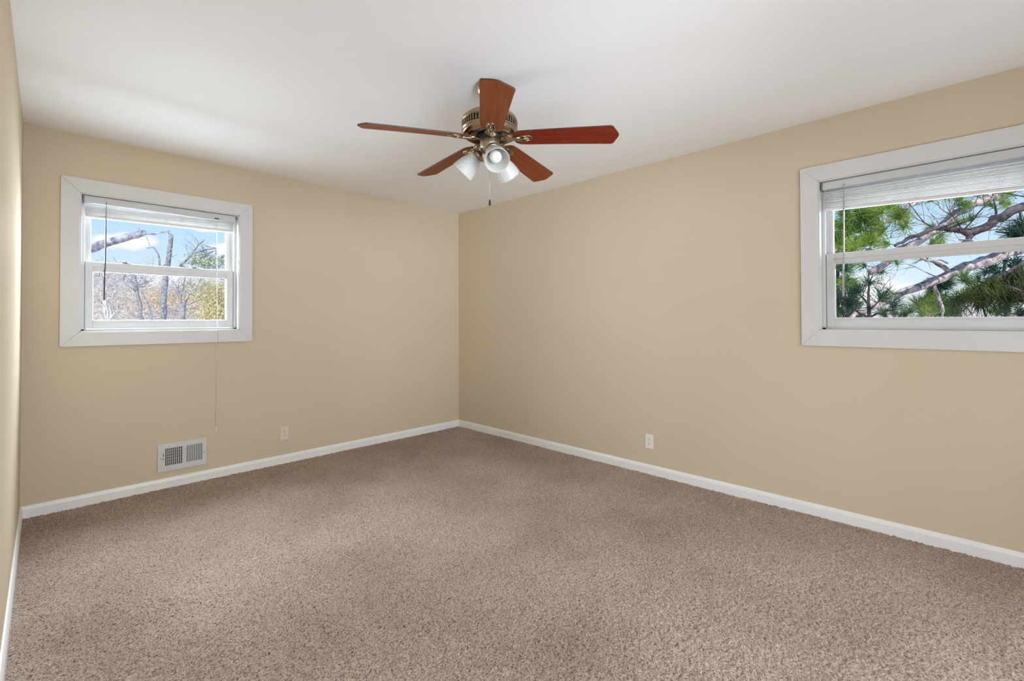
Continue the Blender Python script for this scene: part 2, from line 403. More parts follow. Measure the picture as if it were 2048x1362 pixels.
def wall_with_hole(name, L, u0, u1, z0, z1, loc, rz, label, h1=HC):
    b = MB()
    b.box(-TH, u0, 0, TH, -0.05, h1); b.box(u1, L+TH, 0, TH, -0.05, h1)
    if z0 > 0: b.box(u0, u1, 0, TH, -0.05, z0)
    b.box(u0, u1, 0, TH, z1, h1)
    o = b.build(name, M['wall']); o.location = loc; o.rotation_euler = (0, 0, rz)
    return struct(o, label)
wall_with_hole('wall_north', -LX, N_X0+CAS-LX, N_X0+WIN_W-CAS-LX, Z_IN0, Z_IN1, (LX, 0, 0), 0,
               'tan painted wall with the small window and the floor vent')
wall_with_hole('wall_east', -YB, -E_Y0+CAS, -E_Y0+WIN_W-CAS, Z_IN0, Z_IN1, (0, 0, 0), -PI/2,
               'tan painted wall with the wider window view of pine branches')
b = MB(); b.box(LX-TH, LX, YB-HALL, 0, -0.05, HC)
struct(b.build('wall_west', M['wall']), 'narrow strip of tan side wall beside the small window wall')
wall_with_hole('wall_south', -LX, 0.75, 3.30, 0, 2.12, (0, YB, 0), PI, 'tan wall behind the viewer with a wide opening added for fill light')
# closed unseen hall, added so fill light can come from behind the viewer
b = MB(); b.box(LX-TH, TH, YB-HALL-TH, YB-HALL, -0.05, HC); struct(b.build('wall_added_hall', M['wall']), 'tan end wall of the added hall')
b = MB(); b.box(0, TH, YB-HALL, YB-TH, -0.05, HC); struct(b.build('wall_added_hall_side', M['wall']), 'tan side wall of the added hall')

b = MB(); b.box(LX-TH, TH, YB-HALL-TH, TH, HC, HC+0.18)
struct(b.build('ceiling', M['ceiling']), 'plain off-white painted ceiling')

# carpet with real tufts
rng = np.random.default_rng(7)
res = 0.0054
nx, ny = int((0-LX)/res), int((0-YB)/res)
xs = np.linspace(LX, 0, nx); ys = np.linspace(YB, 0, ny)
h = rng.random((ny, nx)).astype(np.float32)
h = 0.6*h + 0.1*(np.roll(h, 1, 0)+np.roll(h, -1, 0)+np.roll(h, 1, 1)+np.roll(h, -1, 1))
gx, gy = np.meshgrid(xs, ys)
jx = (rng.random((ny, nx))-0.5)*res*0.7; jy = (rng.random((ny, nx))-0.5)*res*0.7
low = 0.002*np.sin(gx*3.1+1.3*np.sin(gy*2.3))*np.cos(gy*2.7+gx)
V = np.stack([gx+jx, gy+jy, (h-0.5)*0.014+low], -1).reshape(-1, 3)
ii = np.arange(ny*nx).reshape(ny, nx)
Fq = np.stack([ii[:-1, :-1], ii[:-1, 1:], ii[1:, 1:], ii[1:, :-1]], -1).reshape(-1, 4)
struct(mesh_np('floor', V, Fq, M['carpet']), 'brown speckled wall-to-wall carpet')
b = MB(); b.box(LX-TH, TH, YB-HALL, TH, -0.12, -0.02); struct(b.build('floor_slab', M['hill']), 'slab under the carpet')

# baseboards: stepped profile, run along +u with face towards -w
def baseboard(name, L, loc, rz, label):
    prof = [(0, -0.02), (-0.0125, -0.02), (-0.0125, 0.052), (-0.0105, 0.060), (-0.0085, 0.066), (-0.006, 0.072), (-0.0015, 0.0745), (0, 0.0745)]
    bm_ = bmesh.new()
    a = [bm_.verts.new((0, y, z)) for y, z in prof]; c = [bm_.verts.new((L, y, z)) for y, z in prof]
    for i in range(len(prof)):
        j = (i+1) % len(prof); bm_.faces.new((a[i], c[i], c[j], a[j]))
    bm_.faces.new(list(reversed(a))); bm_.faces.new(c); bmesh.ops.recalc_face_normals(bm_, faces=bm_.faces)
    k = MB(); k.bm.free(); k.bm = bm_
    o = k.build(name, M['base']); o.location = loc; o.rotation_euler = (0, 0, rz)
    return struct(o, label)
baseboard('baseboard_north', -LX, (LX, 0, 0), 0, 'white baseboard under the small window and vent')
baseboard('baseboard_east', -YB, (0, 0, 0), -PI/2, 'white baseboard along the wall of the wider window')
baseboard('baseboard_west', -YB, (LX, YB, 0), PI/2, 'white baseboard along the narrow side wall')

# ------------------------------------------------------------------ windows
def make_window(name, loc, rz, label):
    root = empty(name, loc, rz); struct(root, label)
    W, c = WIN_W, CAS
    # mitred casing boards
    def board(pts, y0=-0.019, y1=0.0):
        k = MB(); k.prism(pts, y0, y1, Matrix(((1,0,0,0),(0,0,1,0),(0,1,0,0),(0,0,0,1))), bev=0.0016)
        return k.build('casing', M['trim'], root)
    g = 0.0004; o0, o1 = Z_OUT0, Z_OUT1
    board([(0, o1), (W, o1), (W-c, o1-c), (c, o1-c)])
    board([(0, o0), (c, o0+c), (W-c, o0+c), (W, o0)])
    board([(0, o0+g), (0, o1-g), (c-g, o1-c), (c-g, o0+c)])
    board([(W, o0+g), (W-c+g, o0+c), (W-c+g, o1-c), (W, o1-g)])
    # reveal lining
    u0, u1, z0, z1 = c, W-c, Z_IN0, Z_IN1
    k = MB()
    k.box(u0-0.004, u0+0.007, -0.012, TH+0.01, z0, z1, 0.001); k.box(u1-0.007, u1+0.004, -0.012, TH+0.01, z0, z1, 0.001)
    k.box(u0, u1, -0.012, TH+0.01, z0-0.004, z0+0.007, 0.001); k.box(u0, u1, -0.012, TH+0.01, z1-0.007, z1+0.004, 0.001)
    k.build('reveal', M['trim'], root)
    # vinyl frame with side tracks
    k = MB(); a0, a1, b0, b1 = u0+0.007, u1-0.007, z0+0.007, z1-0.007
    k.box(a0, a0+0.018, 0.050, 0.138, b0, b1, 0.0015); k.box(a1-0.018, a1, 0.050, 0.138, b0, b1, 0.0015)
    k.box(a0, a0+0.030, 0.092, 0.097, b0, b1, 0.001); k.box(a1-0.030, a1, 0.092, 0.097, b0, b1, 0.001)
    k.box(a0, a1, 0.050, 0.138, b0, b0+0.012, 0.0015); k.box(a0, a1, 0.050, 0.138, b1-0.02, b1, 0.0015)
    k.build('window_frame', M['vinyl'], root)
    # lower sash
    s0, s1 = u0+0.0275, u1-0.0275; g0, g1 = 0.160, W-0.165
    lz0, lz1, lg0, lg1 = 1.160, 1.614, 1.2195, 1.548
    k = MB()
    k.box(s0, g0, 0.056, 0.090, lz0, lz1, 0.002); k.box(g1, s1, 0.056, 0.090, lz0, lz1, 0.002)
    k.box(g0, g1, 0.056, 0.090, lz0, lg0, 0.002)
    k.box(g0-0.001, g1+0.001, 0.0565, 0.090, lz1-0.034, lz1, 0.002); k.box(g0-0.001, g1+0.001, 0.068, 0.0895, lg1+0.010, lz1-0.03, 0.002)
    k.box(g0-0.001, g1+0.001, 0.074, 0.089, lg1, lg1+0.014, 0.002)
    k.box(g0, g1, 0.050, 0.058, lg0-0.012, lg0-0.008, 0.001)
    for x0_, x1_ in ((g0-0.001, g0+0.004), (g1-0.004, g1+0.001)): k.box(x0_, x1_, 0.066, 0.088, lg0-0.001, lg1+0.001, 0.001)
    sash = k.build('lower_sash', M['vinyl'], root)
    k = MB(); k.box(g0-0.004, g1+0.004, 0.077, 0.080, lg0-0.004, lg1+0.004); k.build('pane', M['glass'], sash)
    for uc in (0.30*W, 0.665*W):            # cam locks on top of the meeting rail
        k = MB(); k.box(uc-0.024, uc+0.024, 0.062, 0.086, lz1-0.001, lz1+0.006, 0.002)
        k.lathe([(0, 0.016), (0.010, 0.016), (0.012, 0.012), (0.012, 0.004), (0, 0.004)], 16, Matrix.Translation((uc, 0.076, lz1)))
        k.tube([(uc, 0.076, lz1+0.011), (uc-0.02, 0.066, lz1+0.013), (uc-0.036, 0.060, lz1+0.017)], [0.005, 0.004, 0.0035], 8)
        k.build('sash_lock', M['grey_metal'], sash)
    for uc in (g0+0.021, g1-0.018):         # small outlined tabs at the top of the lower pane
        k = MB(); z2 = lg1-0.003
        k.box(uc-0.017, uc-0.013, 0.081, 0.085, z2-0.026, z2, 0.0008); k.box(uc+0.013, uc+0.017, 0.081, 0.085, z2-0.026, z2, 0.0008)
        k.box(uc-0.016, uc+0.016, 0.081, 0.085, z2-0.028, z2-0.024, 0.0008)
        k.build('screen_tab', M['gasket'], sash)
    # upper sash
    k = MB(); t0, t1, q0, q1 = u0+0.026, u1-0.026, 0.151, W-0.159
    k.box(t0, q0, 0.099, 0.132, 1.572, b1-0.02, 0.002); k.box(q1, t1, 0.099, 0.132, 1.572, b1-0.02, 0.002)
    k.box(q0, q1, 0.099, 0.132, 1.572, 1.608, 0.002); k.box(q0, q1, 0.099, 0.132, 1.950, b1-0.02, 0.002)
    up = k.build('upper_sash', M['vinyl'], root)
    k = MB(); k.box(q0-0.004, q1+0.004, 0.114, 0.117, 1.604, 1.955); k.build('pane', M['glass'], up)
    return root
make_window('window_1', (N_X0, 0, 0), 0, 'white double hung window looking on sky and bare trees')
make_window('window_2', (0, E_Y0, 0), -PI/2, 'white double hung window filled with pine branches')

# ------------------------------------------------------------------ raised mini blinds
def make_blind(loc, rz, label, zl, zr, ztl, ztr, gaps, wand_mat, wand_u, wand_z, cord, seed):
    """zl/zr: bottom of the stack at either end; ztl/ztr: its top; gaps: loose slats hanging above the stack"""
    rnd = random.Random(seed)
    root = empty('window_blind', loc, rz)
    tag(root, label, 'blind', 'raised mini blinds in the windows')
    A, B = 0.117, WIN_W-0.127
    k = MB()                                   # U-shaped head rail with rolled lips
    k.box(A-0.004, B+0.003, 0.010, 0.0115, 2.004, 2.047, 0.0006); k.box(A-0.004, B+0.003, 0.036, 0.0375, 2.004, 2.047, 0.0006)
    k.box(A-0.004, B+0.003, 0.010, 0.0375, 2.002, 2.0045, 0.0006)
    k.box(A-0.004, B+0.003, 0.0085, 0.0115, 2.042, 2.0475, 0.001); k.box(A-0.004, B+0.003, 0.0085, 0.0115, 2.002, 2.007, 0.001)
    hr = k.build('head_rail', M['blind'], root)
    for ua in (A-0.012, B+0.004):
        k = MB(); k.box(ua, ua+0.007, 0.008, 0.042, 2.000, 2.050, 0.001)
        k.build('end_bracket', M['grey_metal'] if ua < A else M['blind'], root)
    n = 14; k = MB()
    bl = 0.017
    def slat(fa, fb, dw):
        # one curved slat from A to B, its height given at both ends
        pts = []
        for i in range(6):
            w_ = 0.012 + 0.025*i/5 + dw; c_ = 0.0042*(1-((i-2.5)/2.5)**2)
            pts.append((w_, c_))
        va = [k.bm.verts.new((A, w_, fa+c_)) for w_, c_ in pts]; vb = [k.bm.verts.new((B, w_, fb+c_)) for w_, c_ in pts]
        va2 = [k.bm.verts.new((A, w_, fa+c_-0.0011)) for w_, c_ in pts]; vb2 = [k.bm.verts.new((B, w_, fb+c_-0.0011)) for w_, c_ in pts]
        for i in range(5):
            k.bm.faces.new((va[i], vb[i], vb[i+1], va[i+1])); k.bm.faces.new((va2[i+1], vb2[i+1], vb2[i], va2[i]))
        k.bm.faces.new((va[0], va2[0], vb2[0], vb[0])); k.bm.faces.new((va[5], vb[5], vb2[5], va2[5]))
        for q, q2 in ((va, va2), (vb2, vb)):
            for i in range(5): k.bm.faces.new((q[i], q[i+1], q2[i+1], q2[i]))
    for i in range(n):
        f = i/(n-1)
        za = zl+bl + (ztl-zl-bl)*f; zb = zr+bl + (ztr-zr-bl)*f
        slat(za, zb, rnd.uniform(-0.003, 0.003))
    for ga, gb in gaps: slat(ga, gb, 0.0)
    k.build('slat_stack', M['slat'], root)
    k = MB()                                   # bottom rail, following the tilt of the stack
    dz = zr-zl; an = math.atan2(dz, B-A)
    k.box(0, B-A, 0.011, 0.039, 0, bl-0.002, 0.003)
    br = k.build('bottom_rail', M['slat'], root); br.location = (A, 0, zl); br.rotation_euler = (0, -an, 0)
    # ladder strings bunched in front of the stack
    for uc in (A+0.115, (A+B)/2, B-0.13):
        k = MB(); f = (uc-A)/(B-A); z1 = 2.004; z0 = zl+(zr-zl)*f
        k.tube([(uc, 0.0105, z1), (uc+0.001, 0.0095, (z0+z1)/2), (uc, 0.010, z0+0.005)], 0.0007, 5)
        for j in range(9):
            zc = z0+0.012+(z1-z0-0.03)*rnd.random(); r_ = rnd.uniform(0.004, 0.013); u_ = uc+rnd.uniform(-0.012, 0.012)
            a0 = rnd.uniform(0, 6.28)
            k.tube([(u_+r_*math.cos(a0+a), 0.0085+rnd.uniform(-.002, .001), zc+0.7*r_*math.sin(a0+a)) for a in np.linspace(0, 4.4, 9)], 0.0007, 4)
        k.build('ladder_string', M['cord'], root)
    # tilt wand on its hook
    k = MB(); k.tube([(wand_u, 0.008, 2.012), (wand_u, 0.001, 2.008), (wand_u, -0.002, 1.998), (wand_u, 0.0, 1.99)], 0.0016, 6)
    k.box(wand_u-0.004, wand_u+0.004, 0.003, 0.0105, 2.008, 2.018, 0.001)
    hk = k.build('wand_hook', M['wand'], root)
    k = MB(); L_ = 1.992-wand_z
    k.tube([(wand_u, 0.0, 1.992), (wand_u-0.001, 0.0, 1.955), (wand_u-0.001, 0.0, 1.905), (wand_u-0.004, 0.0005, wand_z+0.22), (wand_u-0.007, 0.001, wand_z+0.20), (wand_u-0.0085, 0.001, wand_z)],
           [0.0022, 0.0036, 0.0040, 0.0042, 0.0050, 0.0058], 6)
    for f in k.bm.faces: f.material_index = 1 if f.calc_center_median().z > 1.91 else 0
    k.build('tilt_wand', [wand_mat, M['wand']], root)
    if cord:
        uc = cord['u']
        k = MB(); k.box(uc-0.014, uc+0.014, 0.0045, 0.012, 2.004, 2.014, 0.001); k.build('cord_lock', M['gasket'], root)
        pts = [(uc, 0.004, 2.006), (uc+0.0005, 0.002, 1.9), (uc+0.001, -0.002, 1.5), (uc+0.001, -0.012, 1.22), (uc+0.0005, -0.022, 1.13), (uc, -0.0215, 1.05), (uc-0.003, -0.006, 0.9), (uc-0.004, -0.005, 0.395)]
        k = MB(); k.tube(pts, 0.0011, 6)
        k.tube([(p_[0]+0.0035, p_[1], p_[2]) for p_ in pts[:5]] + [(uc+0.006, -0.022, 1.075)], 0.0011, 6)
        cd = k.build('lift_cord', M['cord'], root)
        for (ux, wx, zx, s_) in ((uc-0.004, -0.0065, 0.372, 1.0), (uc+0.008, -0.0265, 1.062, 0.75)):
            k = MB(); k.lathe([(0, 0.024*s_), (0.003*s_, 0.024*s_), (0.0045*s_, 0.016*s_), (0.006*s_, -0.012*s_), (0.005*s_, -0.016*s_), (0, -0.016*s_)], 12, Matrix.Translation((ux, wx, zx)))
            k.build('cord_tassel', M['white_plastic'], cd)
    return root
make_blind((N_X0, 0, 0), 0, 'raised white mini blind with clear wand coloured dark as if backlit in the window of bare trees', 1.905, 1.917, 1.975, 1.993, [],
           M['wand_backlit'], 0.222, 1.352, dict(u=0.869), 3)
make_blind((0, E_Y0, 0), -PI/2, 'raised white mini blind with clear wand in the window of pine branches', 1.873, 1.840, 1.960, 1.951,
           [(1.971, 1.963), (1.984, 1.978)], M['wand'], 0.222, 1.346, None, 5)

# ------------------------------------------------------------------ vent register
def make_vent(x0, z0, w, h):
    root = empty('vent_register', (x0, 0, z0))
    tag(root, 'white louvred metal vent register low on the wall under the small window', 'vent')
    k = MB(); d = 0.010
    bx0, bx1, bx2, bx3, bz0, bz1 = 0.046, 0.150, 0.168, 0.270, 0.040, 0.164
    # stamped frame around two banks, sloping rim
    k.box(0, bx0, -d, 0, 0, h, 0.003); k.box(bx3, w, -d, 0, 0, h, 0.003)
    k.box(bx0-0.004, bx3+0.004, -d, 0, 0, bz0, 0.003); k.box(bx0-0.004, bx3+0.004, -d, 0, bz1, h, 0.003)
    k.box(bx1, bx2, -d, 0, bz0-0.004, bz1+0.004, 0.001)
    k.build('frame', M['vent_paint'], root)
    k = MB(); k.box(bx0-0.01, bx3+0.01, -0.0012, -0.0002, bz0-0.01, bz1+0.01); k.build('duct_back', M['vent_dark'], root)
    for a0, a1, ang in ((bx0, bx1, 12), (bx2, bx3, -20)):
        n = 9; pitch = (a1-a0)/n
        for i in range(n):
            c = a0 + pitch*(i+0.78 if ang > 0 else i+0.35); hw = 0.0027 if ang > 0 else 0.0037
            k = MB(); k.box(-hw, hw, -0.0006, 0.0006, bz0-0.002, bz1+0.002, 0.0003)
            o = k.build('louvre', M['vent_paint'], root); o.location = (c, -0.0058, 0); o.rotation_euler = (0, 0, math.radians(ang))
    k = MB()
    for zz in (0.062, 0.083, 0.104, 0.125, 0.145): k.box(bx0, bx1, -0.0020, -0.0008, zz-0.0012, zz+0.0012)
    k.build('damper_bars', M['steel'], root)
    k = MB(); k.box(0.032, 0.0355, -d-0.0004, -d+0.004, 0.082, 0.135); k.build('lever_slot', M['vent_dark'], root)
    k = MB(); k.box(0.0322, 0.0354, -d-0.005, -d, 0.100, 0.110, 0.001); k.build('damper_lever', M['vent_paint'], root)
    for ux in (0.020, w-0.016):
        k = MB(); k.lathe([(0, 0.0022), (0.003, 0.0018), (0.0042, 0.0005), (0.0042, -0.001), (0, -0.001)], 12,
                          Matrix.Translation((ux, -d, h*0.49)) @ Matrix.Rotation(PI/2, 4, 'X'))
        k.build('screw', M['steel'], root)
make_vent(-2.7625, 0.122, 0.299, 0.201)

# ------------------------------------------------------------------ outlets
def make_outlet(loc, rz, label, m):
    root = empty('wall_outlet', loc, rz); tag(root, label, 'outlet', 'duplex outlets low on the walls')
    k = MB(); k.box(-0.0345, 0.0345, -0.006, 0, -0.0565, 0.0565, 0.0025); k.build('cover_plate', m, root)
    for s in (-1, 1):
        zc = 0.0195*s
        pts = [(0.0165*math.cos(a), max(-0.0125, min(0.0125, 0.0165*math.sin(a)))) for a in np.linspace(0, 2*PI, 28, endpoint=False)]
        k = MB(); k.prism([(x_, z_+zc) for x_, z_ in pts], -0.0078, -0.004, Matrix(((1,0,0,0),(0,0,1,0),(0,1,0,0),(0,0,0,1))), bev=0.0007)
        rc = k.build('receptacle', m, root)
        k = MB(); k.box(-0.0078, -0.0052, -0.0082, -0.007, zc-0.0015, zc+0.0065); k.box(0.0052, 0.0074, -0.0082, -0.007, zc-0.0005, zc+0.0060)
        k.lathe([(0, 0.0003), (0.0028, 0.0003), (0.0028, -0.001), (0, -0.001)], 10, Matrix.Translation((0, -0.0079, zc-0.007)) @ Matrix.Rotation(PI/2, 4, 'X'))
        k.build('slots', M['slot'], rc)
    k = MB(); k.lathe([(0, 0.0015), (0.0022, 0.0012), (0.0032, 0.0002), (0.0032, -0.001), (0, -0.001)], 12, Matrix.Translation((0, -0.006, 0)) @ Matrix.Rotation(PI/2, 4, 'X'))
    k.build('screw', M['steel'], root)
    return root
make_outlet((-1.899, 0, 0.256), 0, 'almond duplex outlet on the wall to the side of the vent', M['almond'])
make_outlet((0, -2.369, 0.255), -PI/2, 'white duplex outlet alone on the long wall below the bright wall patch', M['white_plastic'])
root = empty('blank_plate', (0, -1.072, 0.256), -PI/2)
tag(root, 'blank cover plate painted the same tan as the wall near the room corner', 'cover plate')
k = MB(); k.box(-0.036, 0.036, -0.007, 0, -0.057, 0.057, 0.003); k.build('plate', M['wall'], root)
for zz in (-0.030, 0.030):
    k = MB(); k.lathe([(0, 0.0013), (0.0022, 0.0011), (0.0032, 0.0002), (0.0032, -0.001), (0, -0.001)], 12, Matrix.Translation((0, -0.007, zz)) @ Matrix.Rotation(PI/2, 4, 'X'))
    k.build('screw', M['wall'], root)

# ------------------------------------------------------------------ ceiling fan
FX, FY = -1.709, -2.379
def make_fan():
    root = empty('ceiling_fan', (FX, FY, HC))
    tag(root, 'brass ceiling fan with five reddish wood blades and frosted light shades', 'ceiling fan')
    Z = lambda z: z-HC
    k = MB(); k.lathe([(0, 0), (0.0700, 0), (0.0715, -0.004), (0.0715, -0.012), (0.069, -0.028), (0.058, -0.050), (0.040, -0.066), (0.024, -0.074), (0.014, -0.077), (0, -0.077)], 48)
    k.build('canopy', M['brass'], root)
    k = MB(); k.lathe([(0.011, -0.070), (0.011, Z(2.30)), (0.022, Z(2.298)), (0.026, Z(2.282)), (0.0, Z(2.28))], 24); k.build('downrod', M['brass'], root)
    k = MB()
    k.lathe([(0.0, Z(2.287)), (0.085, Z(2.285)), (0.122, Z(2.276)), (0.140, Z(2.262)), (0.1455, Z(2.250)), (0.147, Z(2.240)), (0.1445, Z(2.238)), (0.1385, Z(2.237)),
             (0.1385, Z(2.207)), (0.1445, Z(2.206)), (0.147, Z(2.204)), (0.1475, Z(2.199)), (0.146, Z(2.196)), (0.1435, Z(2.1955)), (0.1445, Z(2.190)), (0.141, Z(2.178)),
             (0.131, Z(2.169)), (0.112, Z(2.165)), (0.088, Z(2.168)), (0.066, Z(2.181)), (0.0, Z(2.181))], 72)
    mh = k.build('motor_housing', M['brass'], root)
    k = MB(); k.lathe([(0.1395, Z(2.2365)), (0.1400, Z(2.2365)), (0.1400, Z(2.2075)), (0.1395, Z(2.2075))], 72); k.build('vent_recess', M['black'], mh)
    k = MB()
    for i in range(54):
        a = 2*PI*i/54; b_ = bmesh.new()
        k2 = MB(); k2.box(0.1385, 0.1462, -0.0030, 0.0030, Z(2.2075), Z(2.2365), 0.0008)
        bmesh.ops.transform(k2.bm, matrix=Matrix.Rotation(a, 4, 'Z'), verts=k2.bm.verts)
        me = bpy.data.meshes.new('tmp'); k2.bm.to_mesh(me); k2.bm.free(); k.bm.from_mesh(me); bpy.data.meshes.remove(me); b_.free()
    k.build('vent_fins', M['brass'], mh)
    k = MB(); k.lathe([(0, Z(2.182)), (0.056, Z(2.182)), (0.059, Z(2.179)), (0.059, Z(2.156)), (0.055, Z(2.153)), (0.0, Z(2.153))], 40); k.build('flywheel', M['black'], root)
    # blades: each with its bracket, at 72 degree steps
    ZB = Z(2.116); tilt = math.radians(-13); A0 = math.radians(230.2)
    half = [(0.128, 0.024), (0.140, 0.043), (0.160, 0.054), (0.20, 0.0575), (0.40, 0.0640), (0.55, 0.0695), (0.620, 0.0725), (0.632, 0.0660), (0.646, 0.037), (0.659, 0.007)]
    kb = bmesh.new()
    def zoff(r): return -0.006*((r-0.13)/0.53)**2
    rows = []
    rs = [0.128, 0.134, 0.140, 0.150, 0.160, 0.18, 0.20, 0.25, 0.31, 0.36, 0.40, 0.45, 0.50, 0.55, 0.59, 0.620, 0.632, 0.646, 0.659]
    hw = np.interp(rs, [h_[0] for h_ in half], [h_[1] for h_ in half])
    ns = 6
    for side in (0.0, 0.006):
        rows.append([[kb.verts.new((r, w_*(2*j/ns-1), zoff(r)+side-0.003)) for j in range(ns+1)] for r, w_ in zip(rs, hw)])
    bot, top = rows
    for i in range(len(rs)-1):
        for j in range(ns):
            f = kb.faces.new((bot[i][j], bot[i][j+1], bot[i+1][j+1], bot[i+1][j])); f.material_index = 0
            f = kb.faces.new((top[i][j], top[i+1][j], top[i+1][j+1], top[i][j+1])); f.material_index = 0
        for j in (0, ns):
            f = kb.faces.new((bot[i][j], bot[i+1][j], top[i+1][j], top[i][j])); f.material_index = 1
    for i in (0, len(rs)-1):
        for j in range(ns):
            f = kb.faces.new((bot[i][j], top[i][j], top[i][j+1], bot[i][j+1])); f.material_index = 1
    bmesh.ops.recalc_face_normals(kb, faces=kb.faces)
    k = MB(); k.bm.free(); k.bm = kb
    blade0 = k.build('blade', [M['blade'], M['blade_edge']], root)
    # bracket: disc on the flywheel, curved neck, oval medallion with two slots under the blade
    k = MB()
    k.prism([(0.098+0.031*math.cos(a), 0.030*math.sin(a)) for a in np.linspace(0, 2*PI, 24, endpoint=False)], -0.007, -0.001, bev=0.0015)
    k.tube([(0.058, 0, -0.001), (0.082, 0, -0.004), (0.104, 0, -0.006), (0.120, 0, -0.0075), (0.138, 0, -0.0075), (0.165, 0, -0.0065)], [0.013, 0.015, 0.013, 0.011, 0.0125, 0.014], 12, flat=0.55)
    oval = [(0.180+0.048*math.cos(a), 0.0265*math.sin(a)*(1+0.12*math.cos(a))) for a in np.linspace(0, 2*PI, 36, endpoint=False)]
    k.prism(oval, -0.0065, 0.0015, bev=0.0025)
    k.tube([(0.142, 0, -0.007), (0.172, 0, -0.010), (0.209, 0, -0.0078)], [0.006, 0.006, 0.003], 10, flat=0.7)
    for s in (-1, 1):
        k.tube([(0.147, 0.019*s, -0.006), (0.177, 0.0225*s, -0.0085), (0.209, 0.014*s, -0.0075)], [0.0025, 0.0035, 0.002], 8, flat=0.8)
    br0 = k.build('blade_bracket', M['brass'], root)
    k = MB()
    for s in (-1, 1):
        k.tube([(0.157, 0.0105*s, -0.0062), (0.177, 0.0125*s, -0.0068), (0.197, 0.010*s, -0.0062)], [0.0018, 0.0042, 0.0018], 8, flat=0.3)
    sl0 = k.build('slots', M['dark_brass'], br0)
    k = MB()
    for r_, y_ in ((0.090, 0.0), ):
        k.lathe([(0, -0.002), (0.006, -0.0015), (0.0085, 0.0), (0.0085, 0.003), (0, 0.003)], 14, Matrix.Translation((r_, y_, -0.0085)))
    sc0 = k.build('screw', M['dark_brass'], br0)
    for i in range(5):
        a = A0 + i*2*PI/5
        q = Matrix.Translation((0, 0, ZB)) @ Matrix.Rotation(a, 4, 'Z')
        if i == 0: bl, bk, kids = blade0, br0, [sl0, sc0]
        else:
            bl = blade0.copy(); COL.objects.link(bl); bk = br0.copy(); COL.objects.link(bk)
            for c0 in (sl0, sc0):
                c = c0.copy(); COL.objects.link(c); c.parent = bk
        if i in (1, 2):
            bl.material_slots[0].link = 'OBJECT'; bl.material_slots[0].material = M['blade_red' if i == 1 else 'blade_russet']
        sl = Matrix.Translation((0.13, 0, 0.036)) @ Matrix.Rotation(math.radians(2.7), 4, 'Y') @ Matrix.Translation((-0.13, 0, 0))
        bl.matrix_basis = q @ sl @ Matrix.Rotation(tilt, 4, 'X')
        bk.matrix_basis = q @ sl @ Matrix.Rotation(tilt*0.9, 4, 'X')
    # light kit
    k = MB(); k.lathe([(0, Z(2.155)), (0.048, Z(2.155)), (0.050, Z(2.153)), (0.050, Z(2.108)), (0.047, Z(2.102)), (0.040, Z(2.092)), (0.030, Z(2.080)), (0.016, Z(2.073)), (0.010, Z(2.066)), (0, Z(2.064))], 40)
    sh = k.build('switch_housing', M['brass_satin'], root)
    for a in (0.9, 2.6, 4.2, 5.6):
        k = MB(); k.lathe([(0, 0.001), (0.0035, 0.001), (0.0035, -0.002), (0, -0.002)], 10, Matrix.Rotation(a, 4, 'Z') @ Matrix.Translation((0.050, 0, Z(2.130))) @ Matrix.Rotation(PI/2, 4, 'Y'))
        k.build('screw', M['dark_brass'], sh)
    arm0 = None
    for phi in (17.0, -103.0, 137.0):
        a = math.radians(224.5+phi)
        if arm0 is None:
            k = MB()
            k.tube([(0.020, 0, Z(2.096)), (0.036, 0, Z(2.098)), (0.048, 0, Z(2.094)), (0.055, 0, Z(2.082))], [0.010, 0.010, 0.010, 0.012], 12)
            ax = Vector((0.72, 0, -0.69)).normalized(); P0 = Vector((0.054, 0, Z(2.087)))
            X = ax.to_track_quat('Z', 'Y').to_matrix().to_4x4()
            T = Matrix.Translation(P0) @ X
            k.lathe([(0, -0.010), (0.014, -0.010), (0.018, 0.000), (0.034, 0.006), (0.0365, 0.010), (0.0365, 0.024), (0.034, 0.026), (0.0, 0.022)], 32, T)
            for s in (0.4, 2.5, 4.6):       # thumb screws on the shade holder
                k.lathe([(0, 0.012), (0.003, 0.012), (0.003, 0), (0, 0)], 8, T @ Matrix.Rotation(s, 4, 'Z') @ Matrix.Translation((0.034, 0, 0.017)) @ Matrix.Rotation(PI/2, 4, 'Y'))
            arm = k.build('lamp_arm', M['brass'], root)
            k = MB()
            k.lathe([(0.0315, 0.012), (0.0325, 0.024), (0.036, 0.036), (0.044, 0.054), (0.053, 0.080), (0.0590, 0.108), (0.0622, 0.130), (0.0630, 0.135), (0.0612, 0.1355),
                     (0.0595, 0.130), (0.0565, 0.108), (0.0505, 0.080), (0.0415, 0.054), (0.0335, 0.036), (0.030, 0.024), (0.029, 0.012)], 48, T)
            shade = k.build('lamp_shade', M['frosted'], arm)
            k = MB()
            k.lathe([(0, 0.020), (0.0135, 0.020), (0.0135, 0.040), (0.017, 0.050), (0.0255, 0.066), (0.0300, 0.082), (0.0310, 0.092), (0.0285, 0.106), (0.021, 0.117), (0.010, 0.1225), (0, 0.1235)], 32, T)
            bulb = k.build('light_bulb', M['bulb'], arm)
            arm0, sh0, bu0 = arm, shade, bulb
        else:
            arm = arm0.copy(); COL.objects.link(arm)
            for c0 in (sh0, bu0):
                c = c0.copy(); COL.objects.link(c); c.parent = arm
        arm.rotation_euler = (0, 0, a)
    # pull chain
    k = MB(); z = Z(2.068)
    k.tube([(0.0, 0, z), (0.0005, 0.0, Z(1.95)), (0, 0, Z(1.838))], 0.0011, 6)
    while z > Z(1.84):
        k.lathe([(0, 0.0016), (0.0014, 0.0008), (0.0014, -0.0008), (0, -0.0016)], 6, Matrix.Translation((0, 0, z))); z -= 0.0045
    ch = k.build('pull_chain', M['steel'], root)
